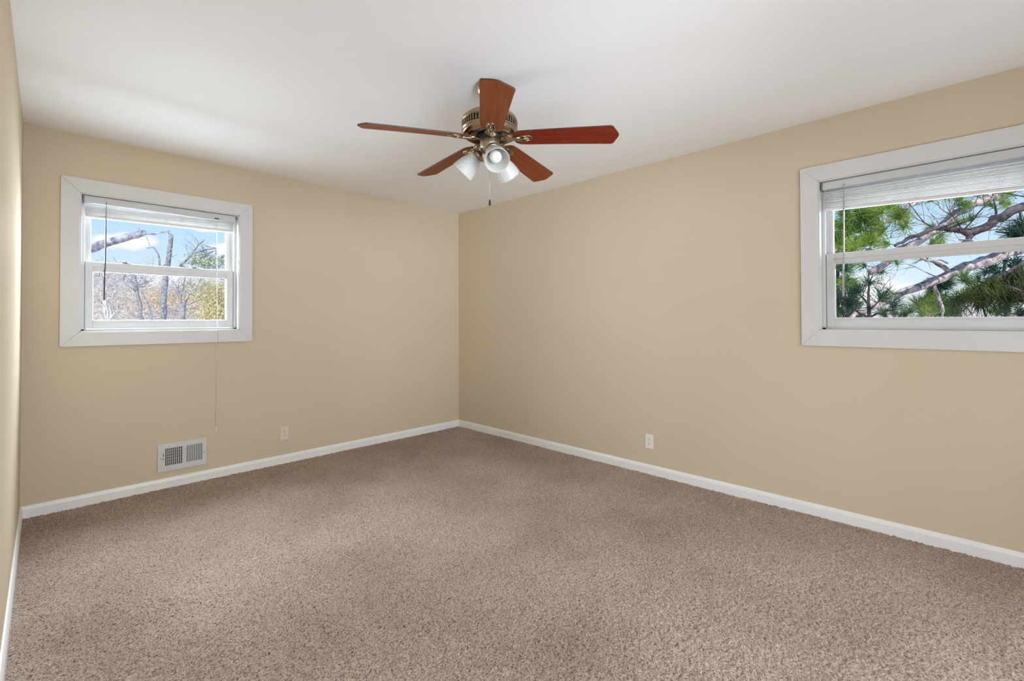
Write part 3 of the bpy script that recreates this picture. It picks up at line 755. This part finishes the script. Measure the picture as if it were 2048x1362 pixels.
    k = MB(); k.lathe([(0, 0.016), (0.0025, 0.016), (0.004, 0.010), (0.0062, 0.000), (0.0066, -0.010), (0.005, -0.015), (0, -0.016)], 16, Matrix.Translation((0, 0, Z(1.824))))
    k.build('chain_pull', M['black'], ch)
    return root
make_fan()

# ------------------------------------------------------------------ outdoors: ground
def smooth(a, b, v):
    s = np.clip((v-a)/(b-a), 0, 1); return s*s*(3-2*s)
def ground(x, y):
    x = np.asarray(x, float); y = np.asarray(y, float)
    rise = smooth(8, 75, y)*10.6*smooth(60, 10, np.abs(x-4))
    return -3.1 + rise + 0.35*np.sin(x*0.31+y*0.17) + 0.25*np.sin(y*0.43-x*0.11)
gx, gy = np.meshgrid(np.linspace(-50, 70, 121), np.linspace(-60, 95, 156))
near = (gx > -7) & (gx < 3) & (gy > -10) & (gy < 3)
V = np.stack([gx, gy, ground(gx, gy)], -1).reshape(-1, 3)
ii = np.arange(gx.size).reshape(gx.shape)
Fq = np.stack([ii[:-1, :-1], ii[:-1, 1:], ii[1:, 1:], ii[1:, :-1]], -1).reshape(-1, 4)
struct(mesh_np('hill', V, Fq, M['hill']), 'leaf-littered ground rising to a wooded hillside')
def gz(x, y): return float(ground(x, y))

# ------------------------------------------------------------------ outdoors: trees
def wiggle(pts, rnd, amp, sub=3):
    """resample a polyline with a little irregularity"""
    o_ = [Vector(pts[0])]
    for a, b_ in zip(pts, pts[1:]):
        a, b_ = Vector(a), Vector(b_); L_ = (b_-a).length
        for i in range(1, sub+1):
            p_ = a.lerp(b_, i/sub)
            if i < sub: p_ += Vector((rnd.gauss(0, 1), rnd.gauss(0, 1), rnd.gauss(0, 1)))*amp*L_
            o_.append(p_)
    return o_
def limb(k, pts, r0, r1, rnd, amp=0.03, sub=3, n=7):
    ps = wiggle(pts, rnd, amp, sub); m_ = len(ps)
    k.tube(ps, [r0+(r1-r0)*i/(m_-1) for i in range(m_)], n)
    return ps
def twigs(k, base, d, L_, r, depth, rnd, n=5, spread=0.6):
    """recursive bare twigs"""
    d = Vector(d).normalized(); p_ = Vector(base); pts = [p_.copy()]
    segs = 4
    for i in range(segs):
        d = (d + Vector((rnd.gauss(0, .16), rnd.gauss(0, .16), rnd.gauss(0.04, .13)))).normalized()
        p_ = p_ + d*(L_/segs); pts.append(p_.copy())
    k.tube(pts, [r*(1-0.62*i/segs) for i in range(segs+1)], n)
    if depth > 0:
        for j in range(rnd.choice((2, 3, 3))):
            q = pts[rnd.randint(1, segs)]
            dd = (d + Vector((rnd.gauss(0, spread), rnd.gauss(0, spread), rnd.gauss(0.15, spread*0.8)))).normalized()
            twigs(k, q, dd, L_*rnd.uniform(.5, .78), r*0.5, depth-1, rnd, max(3, n-1), spread)
def leaves_np(centers, n, size, rs, radius):
    """n small leaf blades scattered round the given centres"""
    c = np.asarray(centers)[rs.integers(0, len(centers), n)]
    p_ = c + rs.normal(0, 1, (n, 3))*np.asarray(radius)
    a = rs.normal(0, 1, (n, 3)); a /= np.linalg.norm(a, axis=1)[:, None]
    b_ = np.cross(a, rs.normal(0, 1, (n, 3))); b_ /= np.linalg.norm(b_, axis=1)[:, None]
    s = size*rs.uniform(.6, 1.3, (n, 1))
    v = np.stack([p_-a*s, p_+b_*s*.45, p_+a*s, p_-b_*s*.45], 1).reshape(-1, 3)
    f = np.arange(4*n).reshape(-1, 4)
    return v, f

# --- seen through the north window -------------------------------------------------
def bare_tree(name, px, t, top_py, r, seed, label, m, group=None, lean=0.0, depth=3, nb=6):
    rnd = random.Random(seed); b0 = at(px, 640, t); zb = gz(b0.x, b0.y)-0.1
    root = empty(name, (b0.x, b0.y, zb)); tag(root, label, 'tree', group)
    top = at(px+lean, top_py, t); H_ = top.z-zb
    k = MB(); tp = limb(k, [(0, 0, 0), (top.x-b0.x)*Vector((.4, 0, 0))+Vector((0, 0, H_*.5)), (top.x-b0.x, top.y-b0.y, H_)], r, r*0.3, rnd, 0.015, 5, 8)
    k.build('trunk', m, root)
    k = MB()
    for j in range(nb):
        q = tp[rnd.randint(int(len(tp)*.45), len(tp)-1)]
        twigs(k, q, (rnd.uniform(-1, 1), rnd.uniform(-.5, .5), rnd.uniform(.2, 1)), H_*rnd.uniform(.14, .26), r*0.36, depth, rnd)
    k.build('branches', m, root)
    return root
# leaning limb that crosses the upper pane, from a trunk beyond the window edge
rnd = random.Random(11)
b0 = at(40, 640, 6.2); zb = gz(b0.x, b0.y)-.1
root = empty('bare_tree', (b0.x, b0.y, zb)); tag(root, 'near tree whose thick mottled limb crosses the sky of the upper pane', 'tree')
O = Vector((b0.x, b0.y, zb))
k = MB(); limb(k, [(0, 0, 0), (0.05, 0, 3.2), (0, 0.1, 6.5)], 0.15, 0.09, rnd, .01, 4, 9); k.build('trunk', M['bark_blue'], root)
k = MB()
limb(k, [at(40, 540, 6.2)-O, at(120, 515, 6.1)-O, at(182, 497, 6.0)-O, at(215, 485, 6.0)-O, at(255, 474, 6.0)-O, at(288, 466, 6.0)-O], 0.062, 0.042, rnd, .02, 4, 9)
k.build('limb', M['bark_blue'], root)
k = MB()
limb(k, [at(286, 467, 6.0)-O, at(308, 468, 6.0)-O, at(326, 464, 6.0)-O, at(340, 462, 6.0)-O], 0.014, 0.007, rnd, .04, 3, 6)
limb(k, [at(290, 470, 6.0)-O, at(298, 487, 6.0)-O, at(302, 497, 6.0)-O], 0.008, 0.004, rnd, .05, 3, 5)
limb(k, [at(262, 449, 6.0)-O, at(272, 453, 6.0)-O, at(282, 462, 6.0)-O], 0.004, 0.004, rnd, .05, 3, 5)
k.build('twigs', M['bark_blue'], root)
# middle forked trunk
b0 = at(327, 640, 13); zb = gz(b0.x, b0.y)-.1; O = Vector((b0.x, b0.y, zb)); rnd = random.Random(4)
root = empty('bare_tree', O); tag(root, 'bare grey tree with a straight bluish trunk in the middle of the small window', 'tree')
k = MB(); limb(k, [(0, 0, 0), at(326, 640, 13)-O, at(328, 590, 13)-O, at(331, 550, 13)-O, at(337, 520, 13)-O, at(341, 490, 13)-O, at(343, 470, 13)-O], 0.085, 0.05, rnd, .012, 3, 9)
k.build('trunk', M['bark_grey'], root)
k = MB()
limb(k, [at(334, 528, 13)-O, at(322, 538, 13)-O, at(316, 508, 13)-O, at(306, 494, 13)-O, at(293, 496, 13)-O], 0.035, 0.012, rnd, .04, 3, 6)
k.build('branch', M['bark_grey'], root); k = MB()
limb(k, [at(343, 471, 13)-O, at(335, 462, 13)-O], 0.03, 0.012, rnd, .04, 2, 6)
k.build('branch', M['bark_grey'], root); k = MB()
limb(k, [at(328, 596, 13)-O, at(318, 593, 13)-O, at(300, 594, 13)-O], 0.018, 0.008, rnd, .05, 3, 5)
k.build('branch', M['bark_grey'], root); k = MB()
limb(k, [at(329, 610, 13)-O, at(350, 622, 13)-O, at(372, 620, 13)-O], 0.015, 0.008, rnd, .05, 3, 5)
k.build('branch', M['bark_grey'], root); k = MB()
limb(k, [at(338, 512, 13)-O, at(348, 512, 13)-O, at(356, 508, 13)-O], 0.01, 0.004, rnd, .05, 3, 5)
k.build('branch', M['bark_grey'], root)
# slim tree left of it with a crooked side stem
b0 = at(282, 640, 17); zb = gz(b0.x, b0.y)-.1; O = Vector((b0.x, b0.y, zb)); rnd = random.Random(6)
root = empty('bare_tree', O); tag(root, 'slim bare tree with a crooked side stem beside the straight bluish trunk', 'tree')
k = MB(); limb(k, [(0, 0, 0), at(284, 640, 17)-O, at(277, 600, 17)-O, at(273, 575, 17)-O, at(270, 548, 17)-O], 0.075, 0.04, rnd, .02, 3, 8); k.build('trunk', M['bark_grey'], root)
k = MB(); limb(k, [at(280, 580, 17)-O, at(293, 600, 17)-O, at(301, 622, 17)-O, at(306, 645, 17)-O], 0.02, 0.03, rnd, .03, 3, 6)
for j in range(9):
    twigs(k, at(273+rnd.uniform(-4, 4), rnd.uniform(545, 585), 17)-O, (rnd.uniform(-1, 1), rnd.uniform(-1, .5), rnd.uniform(-.2, .7)), 0.6, .018, 2, rnd)
k.build('branches', M['bark_grey'], root)
# many-stemmed shrub low in the corner
b0 = at(213, 646, 8.5); zb = gz(b0.x, b0.y)-.1; O = Vector((b0.x, b0.y, zb)); rnd = random.Random(8)
root = empty('bare_shrub', O); tag(root, 'pale many-stemmed bare shrub below the dark blind wand', 'shrub')
k = MB()
k.tube([(0, 0, 0), at(213, 660, 8.5)-O], [0.05, 0.045], 7)
for (a, b_) in ((190, 618), (202, 560), (212, 575), (226, 585), (236, 620), (205, 600)):
    limb(k, [at(213, 660, 8.5)-O, at((213+a)/2, (645+b_)/2, 8.5)-O, at(a, b_, 8.5)-O], 0.028, 0.009, rnd, .04, 3, 6)
k.build('stems', M['bark_pale'], root)
k = MB()
for j in range(26): twigs(k, at(rnd.uniform(190, 240), rnd.uniform(570, 625), 8.5)-O, (rnd.uniform(-1, 1), rnd.uniform(-1, .5), rnd.uniform(.1, 1)), 0.24, .006, 2, rnd, 4)
k.build('twigs', M['bark_pale'], root)
# small spreading tree
b0 = at(367, 646, 11); zb = gz(b0.x, b0.y)-.1; O = Vector((b0.x, b0.y, zb)); rnd = random.Random(9)
root = empty('bare_tree', O); tag(root, 'small spreading bare tree low between the straight trunk and the yellow foliage', 'tree')
k = MB(); limb(k, [(0, 0, 0), at(364, 645, 11)-O, at(367, 622, 11)-O, at(369, 608, 11)-O], 0.06, 0.035, rnd, .02, 3, 7); k.build('trunk', M['bark_grey'], root)
k = MB()
for pl in ([(368, 612), (360, 592), (352, 570), (344, 562)], [(361, 595), (368, 565), (372, 545)], [(369, 610), (378, 590), (392, 582), (402, 584)], [(369, 610), (388, 603), (402, 598)], [(369, 618), (384, 618), (398, 610)], [(368, 616), (350, 605), (344, 585)]):
    limb(k, [at(a, c_, 11)-O for a, c_ in pl], 0.022, 0.006, rnd, .05, 3, 6)
for j in range(14): twigs(k, at(rnd.uniform(345, 402), rnd.uniform(560, 605), 11)-O, (rnd.uniform(-1, 1), rnd.uniform(-1, .5), rnd.uniform(.1, 1)), 0.35, .008, 2, rnd, 4)
k.build('branches', M['bark_grey'], root)
# tree with dark forked limbs and pale leaves in the upper corner
b0 = at(352, 640, 9.5); zb = gz(b0.x, b0.y)-.1; O = Vector((b0.x, b0.y, zb)); rnd = random.Random(10)
root = empty('leafy_tree', at(470, 640, 9.5).xy.to_3d()+Vector((0, 0, zb))); tag(root, 'tree with dark forked limbs and pale leaves against the clouds of the upper pane', 'tree')
O = Vector(root.location)
k = MB(); limb(k, [(0, 0, 0), at(470, 560, 9.5)-O, at(466, 430, 9.5)-O], 0.10, 0.05, rnd, .02, 3, 7); k.build('trunk', M['bark_grey'], root)
k = MB()
limb(k, [at(469, 500, 9.5)-O, at(449, 512, 9.5)-O, at(430, 518, 9.5)-O, at(412, 512, 9.5)-O], 0.035, 0.015, rnd, .03, 3, 6)
limb(k, [at(469, 560, 9.5)-O, at(420, 555, 9.5)-O, at(360, 531, 9.5)-O, at(376, 517, 9.5)-O, at(386, 505, 9.5)-O, at(396, 490, 9.5)-O, at(409, 480, 9.5)-O], 0.03, 0.010, rnd, .02, 3, 6)
limb(k, [at(385, 507, 9.5)-O, at(405, 502, 9.5)-O, at(430, 497, 9.5)-O, at(434, 512, 9.5)-O], 0.018, 0.007, rnd, .03, 3, 6)
for j in range(16): twigs(k, at(rnd.uniform(390, 446), rnd.uniform(496, 522), 9.5)-O, (rnd.uniform(-1, 1), rnd.uniform(-1, .5), rnd.uniform(-.3, .8)), 0.3, .007, 2, rnd, 4)
k.build('branches', M['bark_grey'], root)
rs = np.random.default_rng(3)
cs = [tuple(at(a, c_, 9.6)-O) for a, c_ in ((385, 522), (400, 515), (412, 522), (420, 526), (430, 528), (440, 522), (408, 528))]
v, f = leaves_np(cs, 900, 0.035, rs, (0.09, 0.2, 0.05)); tag(mesh_np('foliage', v, f, M['leaf_pale'], root, False), kind='stuff')
# yellow-green tree
b0 = at(424, 640, 19); zb = gz(b0.x, b0.y)-.1; O = Vector((b0.x, b0.y, zb)); rnd = random.Random(12)
root = empty('leafy_tree', O); tag(root, 'yellow-green leafy tree low behind the thin blind cord', 'tree')
k = MB(); limb(k, [(0, 0, 0), at(425, 620, 19)-O, at(424, 560, 19)-O], 0.09, 0.02, rnd, .02, 4, 7)
for j in range(14): twigs(k, at(424+rnd.uniform(-4, 4), rnd.uniform(575, 640), 19)-O, (rnd.uniform(-1, 1), rnd.uniform(-1, 1), rnd.uniform(0, .8)), 0.7, .016, 2, rnd, 4)
k.build('trunk', M['bark_pale'], root)
cs = [tuple(at(rnd.gauss(424, 15), rnd.uniform(560, 650), 19)-O) for _ in range(40)]
v, f = leaves_np(cs, 5200, 0.055, np.random.default_rng(5), (0.22, 0.35, 0.14)); tag(mesh_np('foliage', v, f, M['leaf_yellow'], root, False), kind='stuff')
# low autumn thicket
rs = np.random.default_rng(9); cs = []
for _ in range(620):
    px = rs.uniform(-150, 720); t_ = rs.uniform(22, 44); q = at(px, 640, t_); cs.append((q.x, q.y, gz(q.x, q.y)+rs.uniform(0.2, 1.5)))
v, f = leaves_np(cs, 34000, 0.10, rs, (0.8, 0.8, 0.4))
tag(mesh_np('brush', v, f, M['brush'], None, False), 'pinkish brown autumn thicket along the foot of the hillside', 'brush', kind='stuff')
cs = []
for _ in range(60):
    px = rs.choice([rs.uniform(300, 345), rs.uniform(300, 400), rs.uniform(190, 240)]); t_ = rs.uniform(30, 40); q = at(px, rs.uniform(583, 612), t_); cs.append(tuple(q))
v, f = leaves_np(cs, 2600, 0.09, rs, (0.6, 0.6, 0.22))
tag(mesh_np('leaves', v, f, M['brush_orange'], None, False), 'orange autumn leaves hanging on twigs above the thicket', 'leaves', kind='stuff')
# distant bare trees up the slope, copies of three kinds
protos = []
rnd = random.Random(21)
spots = []
for i in range(34):
    px = 165+ (i*47 % 34)*9.2 + rnd.uniform(-3, 3); t_ = rnd.uniform(34, 62); q = at(px, 640, t_); spots.append((q.x, q.y))
def far_tree(seed):
    rn = random.Random(seed); root = empty('hillside_tree')
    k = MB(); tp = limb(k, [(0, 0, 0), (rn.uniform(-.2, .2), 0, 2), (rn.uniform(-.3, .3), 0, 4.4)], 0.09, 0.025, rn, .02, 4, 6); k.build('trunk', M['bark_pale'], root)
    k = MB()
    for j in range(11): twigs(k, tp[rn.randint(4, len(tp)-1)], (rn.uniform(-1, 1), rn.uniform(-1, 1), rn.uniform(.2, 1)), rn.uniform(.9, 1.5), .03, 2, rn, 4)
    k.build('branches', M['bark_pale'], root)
    return root
for s in (1, 2, 3): protos.append(far_tree(s))
for i, (x_, y_) in enumerate(spots):
    p0 = protos[i % 3]
    if i < 3: r_ = p0
    else:
        r_ = p0.copy(); COL.objects.link(r_)
        for ch in list(p0.children):
            c = ch.copy(); COL.objects.link(c); c.parent = r_
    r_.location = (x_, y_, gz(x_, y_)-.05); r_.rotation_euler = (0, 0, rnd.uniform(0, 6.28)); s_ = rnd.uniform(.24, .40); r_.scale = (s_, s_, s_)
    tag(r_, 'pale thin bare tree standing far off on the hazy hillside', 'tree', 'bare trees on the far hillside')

# --- pines seen through the east window --------------------------------------------
def needle_tuft(acc, c, axis, n, L_, rs, spread=0.8, wd=0.0026, droop=0.0):
    """a spray of long needles from one shoot; each needle a slim three-sided blade bent once"""
    axis = np.array(axis, float); axis /= np.linalg.norm(axis)
    d = axis + rs.normal(0, spread, (n, 3)); d /= np.linalg.norm(d, axis=1)[:, None]
    L = L_*rs.uniform(.7, 1.15, (n, 1)); b0_ = np.array(c)+rs.normal(0, .012, (n, 3))
    mid = b0_+d*L*.55; tip = b0_+d*L; tip[:, 2] -= droop*L[:, 0]; mid[:, 2] -= droop*.25*L[:, 0]
    s = np.cross(d, rs.normal(0, 1, (n, 3))); s /= np.linalg.norm(s, axis=1)[:, None]; u = np.cross(s, d)
    w = wd
    v = np.stack([b0_+s*w, b0_-s*w*.5+u*w*.87, b0_-s*w*.5-u*w*.87, mid+s*w, mid-s*w*.5+u*w*.87, mid-s*w*.5-u*w*.87, tip], 1)
    base = acc['n']; acc['v'].append(v.reshape(-1, 3)); i = base+np.arange(n)[:, None]*7
    for tri in ((0,1,4),(0,4,3),(1,2,5),(1,5,4),(2,0,3),(2,3,5),(3,4,6),(4,5,6),(5,3,6)):
        acc['f'].append(i+np.array(tri)[None, :])
    acc['n'] += 7*n
def new_acc(): return dict(v=[], f=[], n=0)
def build_needles(acc, m, parent, name='needles'):
    if not acc['v']: return
    o_ = mesh_np(name, np.concatenate(acc['v']), np.concatenate(acc['f']), m, parent, False)
    tag(o_, kind='stuff'); return o_

TP = at(2420, 640, 6.0); zb = gz(TP.x, TP.y)-.1; O = Vector((TP.x, TP.y, zb))
pine = empty('pine_tree', O); tag(pine, 'large pine just outside the wider window reaching long limbs across it', 'tree')
rnd = random.Random(31); rs = np.random.default_rng(31)
k = MB(); limb(k, [(0, 0, 0), (0, 0.05, 4), (0.05, 0, 9)], 0.22, 0.14, rnd, .008, 4, 12); k.build('trunk', M['bark_pine'], pine)
def pine_limb(pl, r0, r1, m, forks=(), tufts=(), nm=None, L_=0.20, n=60, spread=.7, droop=0.1, random_tufts=0, wd=.0026, ntw=0, twl=.35):
    """one limb (a part) with its side shoots in the same mesh and its needles as a sub-part"""
    k = MB(); pts = [at(*q)-O for q in pl]
    ps = limb(k, pts, r0, r1, rnd, .03, 4, 9)
    for fk in forks:
        limb(k, [at(*q)-O for q in fk[0]], fk[1], fk[2], rnd, .05, 3, 7)
    acc = new_acc()
    def tuft(c, back=None):
        ax = Vector((rnd.uniform(-1, .3), rnd.uniform(-.6, .6), rnd.uniform(-.1, .9))).normalized()
        s0 = Vector(c)-ax*rnd.uniform(.05, .16)
        k.tube([s0, Vector(c)], [.007, .004], 5)
        needle_tuft(acc, c, ax, n, L_, rs, spread, wd, droop)
    for q in tufts: tuft(at(*q)-O)
    for j in range(random_tufts):
        q = ps[rnd.randint(0, len(ps)-1)]+Vector((rnd.gauss(0, .16), rnd.gauss(0, .16), rnd.gauss(0.02, .16))); tuft(q)
    for j in range(ntw):
        q = ps[rnd.randint(2, len(ps)-1)]
        twigs(k, q, (rnd.uniform(-1, .3), rnd.uniform(-1, 1), rnd.uniform(-.5, 1)), twl*rnd.uniform(.6, 1.3), .0065, 2, rnd, 4, .7)
    o_ = k.build('branch', m, pine)
    build_needles(acc, nm, o_)
T4 = 4.9
pine_limb([(2420, 380, 6), (2048, 494, 5.6), (2000, 511, 5.5), (1950, 530, 5.4), (1905, 546, 5.3), (1830, 577, 5.2), (1745, 614, 5.0), (1690, 640, 4.9)], .085, .026, M['bark_pine'],
          forks=[([(1908, 545, 5.3), (1880, 530, 5.25), (1860, 520, 5.2), (1835, 514, 5.2)], .030, .012), ([(1895, 526, 5.3), (1885, 521, 5.3), (1870, 520, 5.3)], .012, .006),
                 ([(1866, 555, 5.25), (1876, 590, 5.2), (1884, 612, 5.2), (1888, 642, 5.2)], .020, .012),
                 ([(1925, 540, 5.3), (1930, 556, 5.3), (1938, 572, 5.3)], .024, .012)],
          tufts=[(1938, 566, 5.2), (1930, 560, 5.2), (1850, 515, 5.3), (1760, 600, 5.0)], nm=M['needle_mid'], ntw=10)
pine_limb([(2420, 300, 5.2), (2100, 395, 4.7), (2048, 413, 4.6), (2000, 436, 4.5), (1962, 458, 4.4), (1943, 467, 4.4), (1905, 458, 4.4), (1870, 456, 4.4), (1820, 474, 4.3), (1790, 492, 4.3)], .055, .012, M['bark_dark'],
          forks=[([(1945, 467, 4.4), (1936, 480, 4.4), (1915, 498, 4.4), (1880, 512, 4.4)], .03, .012), ([(1995, 438, 4.5), (1992, 418, 4.5), (1988, 398, 4.5)], .012, .006),
                 ([(2005, 434, 4.5), (2040, 420, 4.45), (2048, 455, 4.4)], .012, .008)],
          tufts=[(2036, 470, 4.3), (2044, 462, 4.3), (2030, 478, 4.3), (2048, 475, 4.2), (2052, 450, 4.3)], nm=M['needle_dark'], n=80, spread=.9, wd=.0030, ntw=12)
pine_limb([(2420, 210, 6.6), (2100, 345, 6.3), (2010, 383, 6.2), (1960, 404, 6.1), (1905, 436, 6.0), (1850, 474, 5.9), (1790, 512, 5.8), (1740, 545, 5.8)], .060, .040, M['bark_pine'],
          forks=[([(1905, 436, 6), (1900, 410, 6), (1896, 388, 6)], .014, .007), ([(1900, 430, 6), (1880, 415, 6), (1873, 400, 6)], .012, .006), ([(1850, 476, 5.9), (1826, 470, 5.9), (1810, 476, 5.9)], .014, .007)],
          tufts=[(1918, 402, 6), (1925, 396, 6), (1915, 410, 6), (1862, 402, 6), (1870, 455, 5.9), (1940, 440, 6.0), (1930, 446, 6.0), (1880, 470, 5.9), (1985, 412, 6.0), (2020, 408, 6.0), (1955, 385, 6.1), (1970, 388, 6.1)], nm=M['needle_bright'], n=52, L_=.15, random_tufts=20, ntw=30, twl=.42)
pine_limb([(2420, 180, 5.4), (2000, 320, 5.1), (1900, 368, 5.0), (1850, 394, T4), (1790, 430, T4), (1735, 466, T4), (1700, 485, T4), (1655, 512, T4)], .034, .018, M['bark_pine'],
          forks=[([(1790, 430, T4), (1765, 448, T4), (1758, 466, T4), (1775, 472, T4)], .012, .006), ([(1735, 466, T4), (1712, 450, T4), (1690, 438, T4)], .010, .005), ([(1760, 448, T4), (1750, 425, T4), (1756, 410, T4)], .010, .005)],
          tufts=[(1690, 430, 4.8), (1700, 440, 4.8), (1715, 428, 4.8), (1726, 440, 4.8), (1738, 430, 4.8), (1683, 455, 4.8), (1695, 470, 4.8), (1720, 462, 4.8), (1735, 478, 4.8), (1728, 490, 4.7), (1742, 488, 4.7), (1680, 490, 4.7), (1705, 492, 4.7), (1750, 425, 4.8), (1765, 418, 4.9), (1790, 430, 4.9), (1800, 420, 4.9), (1740, 450, 4.8), (1760, 470, 4.8), (1812, 452, 4.9)],
          nm=M['needle_bright'], n=80, L_=.18, random_tufts=34, ntw=14)
pine_limb([(2420, 420, 3.8), (2100, 512, 3.4), (2048, 527, 3.3), (2022, 540, 3.27), (2000, 554, 3.25), (1965, 572, 3.2), (1930, 594, 3.2), (1905, 614, 3.2)], .016, .007, M['bark_dark'],
          forks=[([(1990, 558, 3.2), (1970, 590, 3.2), (1950, 620, 3.2)], .007, .004), ([(2030, 536, 3.27), (2035, 580, 3.25), (2020, 625, 3.2)], .007, .004)],
          tufts=[(1915, 602, 3.2), (1930, 592, 3.2), (1945, 585, 3.2), (1955, 580, 3.2), (1975, 572, 3.2), (1985, 575, 3.2), (2000, 565, 3.2), (2015, 562, 3.2), (2030, 555, 3.2), (2045, 545, 3.25), (1975, 590, 3.2), (1960, 600, 3.2), (2000, 590, 3.2), (2030, 590, 3.2), (2045, 600, 3.2)],
          nm=M['needle_olive'], n=90, L_=.15, droop=.75, spread=.75, wd=.0019)

def sapling(px, t, top_py, seed, label, m, nm, side, L_=.16, n=70, group=None):
    """young pine: stem, curved side shoots, needles"""
    global O
    rn = random.Random(seed); rs_ = np.random.default_rng(seed)
    b0 = at(px, 640, t); zb = gz(b0.x, b0.y)-.1; Os = Vector((b0.x, b0.y, zb))
    root = empty('young_pine', Os); tag(root, label, 'tree', group)
    k = MB(); limb(k, [(0, 0, 0), at(px, 660, t)-Os, at(px-2, (640+top_py)/2, t)-Os, at(px-1, top_py, t)-Os], .022, .006, rn, .008, 4, 7)
    acc = new_acc(); needle_tuft(acc, at(px-1, top_py, t)-Os, (0, 0, 1), n, L_, rs_, .9, .0016, .1)
    for sx, sy in side:
        p0 = at(px-1, min(655, sy+24), t)-Os; p1 = at((px+2*sx)/3, sy+10, t)-Os; p2 = at(sx, sy, t)-Os
        limb(k, [p0, p1, p2], .009, .004, rn, .03, 3, 6)
        for _ in range(3): twigs(k, p1, (rn.uniform(-1, 1), rn.uniform(-1, 1), rn.uniform(0, 1)), .16, .0035, 1, rn, 4)
        d_ = (p2-p1).normalized(); needle_tuft(acc, p2, (d_.x, d_.y, d_.z+.35), n, L_, rs_, .65, .0016, .15)
    k.build('stem', m, root); build_needles(acc, nm, root)
sapling(1739, 3.6, 568, 41, 'dark young pine with a star of needles low in the wider window', M['bark_dark'], M['needle_dark'], [(1700, 612), (1762, 596), (1785, 612), (1718, 585)], .13, 60)
sapling(1690, 4.2, 540, 42, 'thin dark young pine right behind the clear blind wand', M['bark_dark'], M['needle_dark'], [(1680, 600), (1700, 590), (1712, 615), (1690, 632)], .13, 50)
sapling(1853, 5.5, 606, 43, 'bright green young pine under the pale diagonal limb', M['bark_pine'], M['needle_bright'], [(1838, 612), (1868, 604), (1846, 630), (1866, 628), (1855, 622)], .20, 95)
sapling(1790, 6.0, 628, 44, 'mid green young pine low between the dark one and the bright one', M['bark_pine'], M['needle_mid'], [(1772, 634), (1808, 630), (1820, 624), (1765, 628), (1800, 640)], .2, 80)
sapling(1925, 6.5, 596, 45, 'mid green young pine behind the drooping olive needles', M['bark_pine'], M['needle_mid'], [(1905, 610), (1945, 600), (1960, 615), (1915, 628), (1980, 625), (1890, 632)], .24, 110)
# dense evergreens further back
def evergreen(px, t, top_py, wpx, seed, label, nm, group):
    rn = random.Random(seed); rs_ = np.random.default_rng(seed); b0 = at(px, 640, t); zb = gz(b0.x, b0.y)-.1; Os = Vector((b0.x, b0.y, zb))
    root = empty('evergreen_tree', Os); tag(root, label, 'tree', group)
    k = MB(); top = at(px, top_py, t)-Os; limb(k, [(0, 0, 0), top*.5, top], .14, .03, rn, .01, 4, 8); acc = new_acc()
    Rw = wpx*t/FPX/2
    for j in range(110):
        f_ = rn.random()**.8; z_ = top.z*(.35+.65*f_); rr = Rw*(1.05-.75*f_)*math.sqrt(rn.random()); a = rn.uniform(0, 6.28)
        c = Vector((rr*math.cos(a), rr*math.sin(a), z_)); 
        if j % 3 == 0: k.tube([Vector((top.x*f_, top.y*f_, z_-.25*rr)), c], [.02, .008], 5)
        needle_tuft(acc, c, (math.cos(a), math.sin(a), .35), 60, .34, rs_, .8, .006, .2)
    k.build('trunk', M['bark_dark'], root); build_needles(acc, nm, root, 'foliage')
evergreen(2010, 13, 520, 190, 51, 'dark evergreen filling the lower corner behind the drooping needles', M['needle_dark'], None)
evergreen(1880, 16, 560, 90, 52, 'dark evergreen crossed by the pale hanging stub of the long limb', M['needle_dark'], None)
evergreen(1672, 12, 470, 110, 53, 'mid green evergreen at the window edge behind the clear wand', M['needle_mid'], None)
